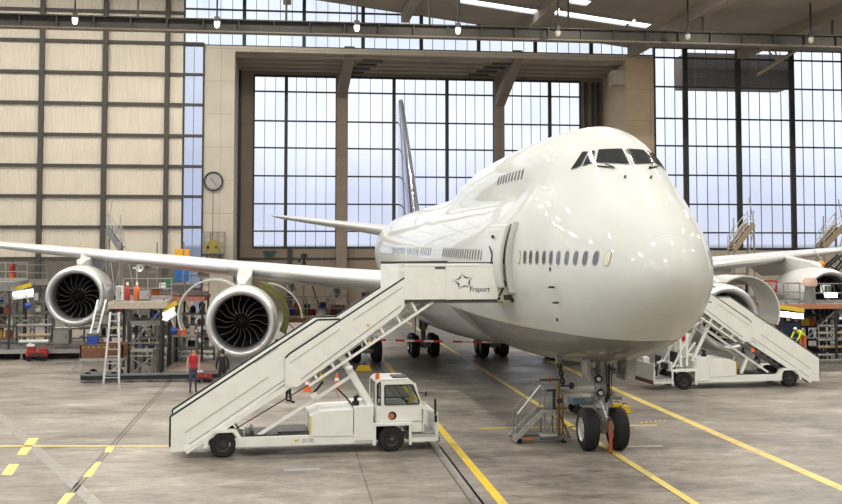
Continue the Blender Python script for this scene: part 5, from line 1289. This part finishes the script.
platform('red edged dock behind the tower dock', at(150,299,Y=25).x, at(204,299,Y=25).x, 25, 29, at(170,298,Y=25).z, edge=PINK, rail=(LGREY,.98), dm=mat('red_deck', (.42,.14,.10), .6, noise=.25), nleg=3)
shelf_unit('on the low dock', at(178,340,Y=26.5).x, at(214,340,Y=26.5).x, 26.5, .9, [.75,1.4,2.0,2.6], 3.05, 21, fill=.9, sizes=(.22,.5))
shelf_unit('behind the stair ladder', at(98,330,Y=34.3).x, at(126,330,Y=34.3).x, 34.3, 1.0, [.8,1.5,2.2,2.9], 3.6, 31, base=.52, fill=.85, sizes=(.25,.55))
shelf_unit('at the wing tip end', at(-8,330,Y=33.4).x, at(14,330,Y=33.4).x, 33.4, 1.0, [.8,1.5,2.2,2.9], 3.3, 41, base=.52, fill=.85, sizes=(.25,.55))
shelf_unit('behind the fluorescent light', at(30,320,Y=33.6).x, at(52,320,Y=33.6).x, 33.6, .9, [1.6,2.3,3.0], 3.5, 51, base=.52, fill=.85, sizes=(.2,.45))
shelf_unit('behind the tower dock', at(128,330,Y=30).x, at(170,330,Y=30).x, 30, 1.0, [.6,1.3,2.0,2.7,3.3], 3.8, 61, fill=.9, sizes=(.25,.6))
# ---- things on the docks behind the wing
for k, (px, py, cn) in enumerate(((127.5,286,'red'),(137,283,'orange'))):
    p = at(px,py,Y=23.2); t = thing('gas_bottle', uniq('%s gas bottle standing on the tower dock' % cn), 'gas bottle', (p.x,23.2,zt), 0, 'gas bottles on the tower dock')
    mb = MB(); mb.lathe([(0,.01),(0,.13),(.04,.14),(.6,.14),(.7,.08),(.74,.04),(.84,.04),(.85,.01)], (0,0,0), 'Z', 16); mb.build('bottle', COLS[cn], t, True)
    mb = MB(); mb.box((0,0,.88),(.1,.07,.08)); mb.cyl((0,0,.76),(0,0,.84),.06); mb.build('valve', WHITE, t)
p = at(137,268,Y=23.8); t = thing('lamp_mast', uniq('grey lamp mast with a round spotlight on the tower dock'), 'lamp', (p.x,23.8,zt)); h = p.z-zt
mb = MB(); mb.cyl((0,0,0),(0,0,h),.04); mb.cyl((0,0,0),(0,0,.05),.25); mb.build('pole', LGREY, t, True)
mb = MB(); mb.lathe([(-.2,.2),(.0,.18),(.15,.06)], (.15,0,h), 'Y', 16); mb.cyl((-.2,0,h),(.15,0,h),.03); mb.build('lamp_head', WHITE, t, True)
cabinet('white and silver control box on the tower dock beside the outer engine', 116,286,122,300, 22.5, WHITE, ALU, 'control_box', .4)
cabinet('dark electrical cabinet with a pale door on the tower dock', 139,290,150,300, 23, GREYM, LGREY, 'electrical_cabinet', .5)
cabinet('green and white first aid cabinet behind the long wing', 163,278,174,288.5, 42, GREEN, GREEN, 'first_aid_cabinet', .4)
t = [o for o in COL.objects if o.name.startswith('first_aid_cabinet')][-1]
mb = MB(); mb.span((-.62,-.045,.05),(-.18,-.035,.4)); mb.build('white_panel', WHITE, t)
pz = at(168,289,Y=42); t = thing('scaffold_tower', uniq('grey scaffold tower that carries the first aid cabinet'), 'scaffold', (pz.x,42,0))
for x in (-.9,.9):
    for y in (0,1.2): mb = MB(); mb.bar((x,y,0),(x,y,pz.z+(3.2 if y > .5 else 0)),.09); mb.build('post', GREYM, t)
mb = MB(); mb.span((-1,-.1,pz.z-.12),(1,1.3,pz.z)); mb.build('deck', GREYM, t)
mb = MB()
for z in (1.2,2.6): mb.bar((-.9,0,z),(.9,0,z),.06); mb.bar((-.9,0,z-1),(.9,0,z+.2),.05)
mb.build('brace', GREYM, t)
# totem sign seen above and below the wing
p0 = at(174.5,249,Y=46); p1 = at(188.5,281,Y=46); w = p1.x-p0.x
t = thing('sign_column', uniq('square sign column, orange on top and blue below, behind the wing'), 'sign', ((p0.x+p1.x)/2,46,0))
mb = MB(); mb.span((-w/2,0,p0.z-.75),(w/2,.5,p0.z)); mb.build('top_panel', mat('sign_amber', (.85,.40,.01), .4, noise=.04), t, bevel=.02)
mb = MB(); mb.span((-w/2,0,p1.z),(w/2,.5,p0.z-.75)); mb.build('lower_panel', mat('sign_blue', (.02,.14,.42), .4, noise=.06), t, bevel=.02)
mb = MB(); mb.span((-w*.3,.1,0),(w*.3,.4,p1.z)); mb.span((-w/2,-.2,0),(w/2,.7,.12)); mb.build('base', GREYM, t)
p = at(181,289,Y=38); t = crate(uniq('beige covered cart under the blue sign column'), (p.x,38,0), (1.4,1.0,at(181,284,Y=38).z), BEIGE, None)
# lifting block in its cage
x0, z1, x1, z0 = rc(203,232,224,254,66.5)
t = thing('cage_platform', uniq('grey railed cage on the clock pillar'), 'cage', ((x0+x1)/2,66.4,z0)); w = x1-x0; h = z1-z0
mb = MB()
for x in (-w/2,-w/6,w/6,w/2):
    for y in (0,1.4): mb.bar((x,y,0),(x,y,h),.07)
for z in (.1,h*.5,h): 
    for y in (0,1.4): mb.bar((-w/2,y,z),(w/2,y,z),.06)
    for x in (-w/2,w/2): mb.bar((x,0,z),(x,1.4,z),.06)
mb.build('railing', GREYM, t); mb = MB(); mb.span((-w/2,0,-.15),(w/2,1.5,0)); mb.bar((-w*.3,1.3,-1.6),(-w*.3,.1,-.1),.12); mb.bar((w*.3,1.3,-1.6),(w*.3,.1,-.1),.12); mb.build('floor_plate', DARK, t)
p = at(212.5,253,Y=67); t = thing('hoist_block', uniq('yellow hoist block inside the cage below the clock'), 'hoist', (p.x,67,z0))
mb = MB(); mb.prism([(-.65,0),(.65,0),(.75,.7),(.35,1.15),(.15,1.35),(-.15,1.35),(-.35,1.15),(-.75,.7)], -.3, .3); mb.build('block', mat('hoist_yellow', (.46,.36,.04), .5, noise=.15), t, bevel=.05)
mb = MB(); mb.cyl((0,0,1.3),(0,0,11.6-z0),.03); mb.cyl((-.4,-.33,.6),(-.4,.33,.6),.16); mb.cyl((.4,-.33,.6),(.4,.33,.6),.16); mb.build('cable', DARK, t)
p = at(269.5,251,Y=75.7); t = thing('triangle_sign', uniq('dark green triangular sign pointing down on the back wall'), 'sign', (p.x,75.85,p.z))
mb = MB(); mb.prism([(-.72,0),(.72,0),(0,-.85)], -.05, .0); mb.build('plate', mat('dark_green_sign', (.025,.06,.045), .5, noise=.1), t)
mb = MB(); mb.bar((-.72,-.06,0),(.72,-.06,0),.05); mb.bar((.72,-.06,0),(0,-.06,-.85),.05); mb.bar((-.72,-.06,0),(0,-.06,-.85),.05); mb.build('rim', GREEN, t)
p = at(304,254,Y=62); t = thing('floodlight_tripod', uniq('black floodlight on a tripod behind the inner wing'), 'lamp', (p.x,62,0)); h = p.z
mb = MB(); mb.cyl((0,0,h-.6),(0,0,h+.1),.07); mb.box((0,-.1,h-.15),(.55,.25,.3)); mb.box((-.42,-.1,h-.6),(.3,.2,.25)); mb.build('lamp_head', BLACK, t)
for k in range(3): a = k*2.09+.5; mb = MB(); mb.bar((0,0,h-.5),(1.9*math.cos(a),1.9*math.sin(a),0),.09); mb.build('leg', BLACK, t)
mb = MB(); mb.cyl((0,0,.8),(0,0,h-.4),.05); mb.build('pole', BLACK, t)
p = at(120,240,Y=60)
access_stairs('grey access stairs on a tower against the metal wall', 120,249,106,228, 52, GREYM, 1.2)
access_stairs('tan access stairs rising in front of the window wall, nearer the nose', 734,250,756,224, 50, mat('tan_stair', (.30,.25,.17), .6, noise=.15), 1.2)
access_stairs('tan access stairs rising in front of the window wall, beyond the far wing', 824,248,846,226, 50, MATS['tan_stair'], 1.3)
# ---- dock under the inner wing beside the stairs
Y0 = 25.5; zd = at(310,319,Y=Y0).z; xa, xb = at(284,319,Y=Y0).x, at(352,319,Y=Y0).x
platform('dock under the wing root seen above the stair rail', xa, xb, Y0, 29, zd, edge=mat('orange_edge', (.5,.2,.08), .5, noise=.2), rail=(LGREY,.02,.95), nleg=3)
rg = random.Random(8)
for k in range(11):
    x = xa+.4+k*(xb-xa-.8)/10; cn = ['blue','orange','yellow','navy','red','white','blue','yellow','red','beige','green'][k]; kd = ['crate','canister','tool box'][k % 3]
    lab = uniq('%s %s on the dock under the wing root, %s from the inner engine' % (cn, kd, ['first','second','third','fourth','fifth','sixth','seventh','eighth','ninth','tenth','eleventh'][k]))
    KINDS_[kd](lab, (x,Y0+1.2+.6*(k%2),zd+.001), (.32,.32,.45+.4*rg.random()), COLS[cn], 'stores on the dock under the wing root')
p = at(322,312,Y=25.2); t = thing('white_dome_lamp', uniq('white dome shaped lamp on the edge of the dock under the wing root'), 'lamp', (p.x,25.1,zd-.02))
mb = MB(); mb.lathe([(0,.33),(.1,.32),(.22,.24),(.3,.11),(.33,.01)], (0,0,.25), 'Z', 20); mb.build('dome', WHITE, t, True); mb = MB(); mb.cyl((0,0,0),(0,0,.3),.1); mb.span((-.1,0,-.05),(.1,.5,.05)); mb.build('base', GREYM, t)
# ---- far side docks
YB = 21.0
zb = at(810,305,Y=YB).z; xa = at(781,305,Y=YB).x
platform('orange edged dock in front of the far outer engine', xa, xa+15, YB, 24.3, zb, edge=ORED, rail=(LGREY,.5), nleg=6, th=.2)
lamp_panel('bright work light under the yellow beam, the one next to the open cowl', 779,311.5,790.5,317.5, 20.6, 4)
lamp_panel('bright work light under the yellow beam, the one next to the dock posts', 791.5,313,804,319, 20.6, 4)
lamp_panel('bright work light on top of the orange edged dock', 825,292.5,838,298, 21.9, 0)
yellow_edge('yellow guard beam under the orange edged dock', 778,306.5,804,310.5, 20.5)
platform('small railed dock before the far pylon', at(784,302,Y=24.4).x, at(802,302,Y=24.4).x, 24.5, 25.6, at(790,302,Y=24.4).z, edge=GREYM, rail=(GREYM,.02), nleg=2)
x0, z1, x1, z0 = rc(764,281,777,297,28); t = thing('red_barrier_frame', uniq('red tubular barrier frame beside the open cowl of the far inner engine'), 'barrier', ((x0+x1)/2,28,z0)); w = x1-x0; h = z1-z0
mb = MB(); mb.bar((-w/2,0,h),(w/2,0,h),.1); mb.bar((w/2,0,h),(w*.4,0,0),.09); mb.bar((-w/2,0,h),(-w*.2,0,h*.4),.08); mb.bar((-w*.3,0,h*.55),(w*.45,0,h*.45),.06); mb.build('frame', RED, t)
mb = MB(); mb.span((-w*.1,-.05,h*.75),(w*.1,.05,h*.92)); mb.build('panel', ORANGE, t)
platform('grey dock carrying the red barrier frame', x0-1.6, x1+.4, 27.6, 29.6, z0, edge=GREYM, nleg=2)
cabinet('dark blue cabinet below the two work lights', 781,322,800,336, 21.6, NAVY, NAVY, 'tool_cabinet', .8, floor=True)
cabinet('green and white cabinet on the orange edged dock', 824,285,831,293, 23.0, WHITE, GREEN, 'valve_cabinet', .4)
p = at(810,284,Y=22.0); t = thing('covered_pump', uniq('pump with a pink cover on the orange edged dock'), 'pump', (p.x,22.0,zb))
mb = MB(); mb.lathe([(0,.28),(.9,.26),(1.0,.3)], (0,0,0), 'Z', 16); mb.build('column', GREYM, t, True); mb = MB(); mb.lathe([(.95,.36),(1.2,.38),(1.4,.28),(1.46,.01)], (0,0,0), 'Z', 18); mb.build('cover', mat('pink_cover', (.62,.42,.36), .6, noise=.1), t, True)
bulb('amber lamp globe on the brace over the far outer engine', 821,264.5, 31, mat('amber_globe', (.8,.33,.02), .3, noise=.05), .26)
t = thing('diagonal_brace', uniq('dark lattice brace above the far outer engine'), 'brace', at(822,272,Y=34)); o = t.location
mb = MB(); 
for dy in (0,.5): mb.bar((0,dy,0), at(842,255,Y=34)-o+Vector((0,dy,0)), .12); mb.bar((.5,dy,-.6), at(850,256,Y=34)-o+Vector((0,dy,0)), .1)
for q in (0,.4,.8): v = (at(842,255,Y=34)-o)*q; mb.bar(v, v+Vector((.4,0,-.4)), .07)
mb.build('bar', DARK, t)
for q in ((0,0),(1.2,.3)): mb = MB(); mb.bar((*q,-o.z),(*q,.2),.12); mb.build('post', DARK, t)
shelf_unit('behind the hi-vis workers', at(800,340,Y=22.8).x, at(826,340,Y=22.8).x, 22.8, .9, [.5,1.2,1.9,2.5], 2.95, 71, post=DARK, fill=.9, sizes=(.25,.55))
shelf_unit('under the far outer engine', at(829,340,Y=22.8).x, at(862,340,Y=22.8).x, 22.8, .9, [.5,1.2,1.9], 2.9, 81, post=DARK, fill=.85, sizes=(.25,.55))
for k, py in enumerate((326,333,340,347,355)):
    a = at(817,py,Y=21.6); pipe(['topmost','second','third','fourth','lowest'][k]+' of the pale pipes stacked on brackets under the orange edged dock', a, a+Vector((4.0,0,0)), .07, [LGREY,BEIGE,LGREY,WOOD,LGREY][k])
for k, px in enumerate((822,840)):
    a = at(px,360,Y=21.75); t = thing('pipe_stand', 'pipe bracket post under the orange edged dock, '+['nearer the hi-vis workers','nearer the picture edge'][k], 'stand', (a.x,21.75,0), 0, 'stands carrying the dock pipes')
    mb = MB(); mb.bar((0,.1,0),(0,.1,2.6),.09); mb.build('post', DARK, t); mb = MB()
    for py in (326,333,340,347,355): z = at(817,py,Y=21.6).z-.10; mb.bar((0,.1,z),(0,-.3,z),.05)
    mb.build('arm', DARK, t)
xa = at(810,372,Y=18.5).x
t = thing('floor_beam', uniq('long pale floor beam before the orange edged dock'), 'beam', (xa+5,18.6,0)); mb = MB(); mb.span((-5,0,.22),(5,.12,.52)); mb.span((-5,-.1,.46),(5,.3,.54)); mb.build('beam', GREYM, t); mb = MB()
for i in range(5): mb.span((-4.8+i*2.3,-.05,0),(-4.5+i*2.3,.3,.24))
mb.build('foot', DARK, t)
platform('low dark dock deck behind the far stairs', at(770,366,Y=19.3).x, at(808,366,Y=19.3).x, 19.3, 20.8, .72, edge=DARK, nleg=3)
shelf_unit('behind the far inner engine', at(716,330,Y=34).x, at(742,330,Y=34).x, 34, .9, [.6,1.3,2.0,2.7], 3.6, 91, post=GREYM, fill=.8, sizes=(.3,.6))
platform('grey railed dock behind the nose, beyond the far inner engine', at(714,279,Y=36).x, at(748,279,Y=36).x, 36, 39, at(730,282,Y=36).z, edge=BOARDM, rail=(LGREY,.02,.95), nleg=3)
# ================================================================== DAYLIGHT, HALL AND FILL LAMPS, CAMERA
w = bpy.data.worlds.new('overcast_daylight'); S.world = w; w.use_nodes = True; nt = w.node_tree; L = nt.links; bg = nt.nodes['Background']
tc = nt.nodes.new('ShaderNodeTexCoord'); sp = nt.nodes.new('ShaderNodeSeparateXYZ'); L.new(tc.outputs['Generated'], sp.inputs[0])
cr = nt.nodes.new('ShaderNodeValToRGB'); L.new(sp.outputs['Z'], cr.inputs['Fac']); e = cr.color_ramp.elements
e[0].position = 0; e[0].color = (.30,.32,.36,1); e[1].position = 1; e[1].color = (1.0,1.0,1.02,1)
for p, c in ((.002,(.70,.73,.86)),(.05,(.74,.78,.93)),(.10,(.95,.97,1.05)),(.2,(1.05,1.07,1.1))):
    q = e.new(p); q.color = (*c,1)
L.new(cr.outputs['Color'], bg.inputs['Color']); bg.inputs['Strength'].default_value = WORLD
def lamp(loc, size, power, col):
    l = bpy.data.lights.new('hall_and_fill_light', 'AREA'); l.shape = 'DISK'; l.size = size; l.energy = power; l.color = col
    o = bpy.data.objects.new('hall_and_fill_light', l); COL.objects.link(o); o.location = loc; return o
for ix in range(6):
    for iy in range(6):
        x = -34+ix*13.5; y = -36+iy*13.5
        lamp((x,y,min(24,roof_z(x)-1.6)), 1.1, LAMP, (1,.955,.88))
for x in (-52,-42,-31,-20.5,-10.5):  # unseen fill rows, added to brighten the back walls
    for y in (44,56): lamp((x,y,roof_z(x)-1.2), 1.1, LAMP*1.2, (1,.94,.85))
for x in (2,14,26,38,50): lamp((x,42,roof_z(x)-1.0), 1.1, LAMP*1.3, (1,.91,.77))
cd = bpy.data.cameras.new('camera'); co = bpy.data.objects.new('camera', cd); COL.objects.link(co)
co.location = CAM; co.rotation_euler = (R(90)+PIT, 0, -PHI); cd.sensor_fit = 'HORIZONTAL'; cd.sensor_width = 36; cd.lens = FOC/842*36; cd.shift_y = -(252-PROW)/842; cd.clip_end = 500
S.camera = co
S.view_settings.view_transform = 'Standard'; S.view_settings.look = 'None'; S.view_settings.gamma = 1; S.view_settings.use_curve_mapping = False; S.view_settings.exposure = EXPO
S.cycles.max_bounces = 8; S.cycles.transparent_max_bounces = 12; S.cycles.use_denoising = True; S.cycles.sample_clamp_indirect = 6
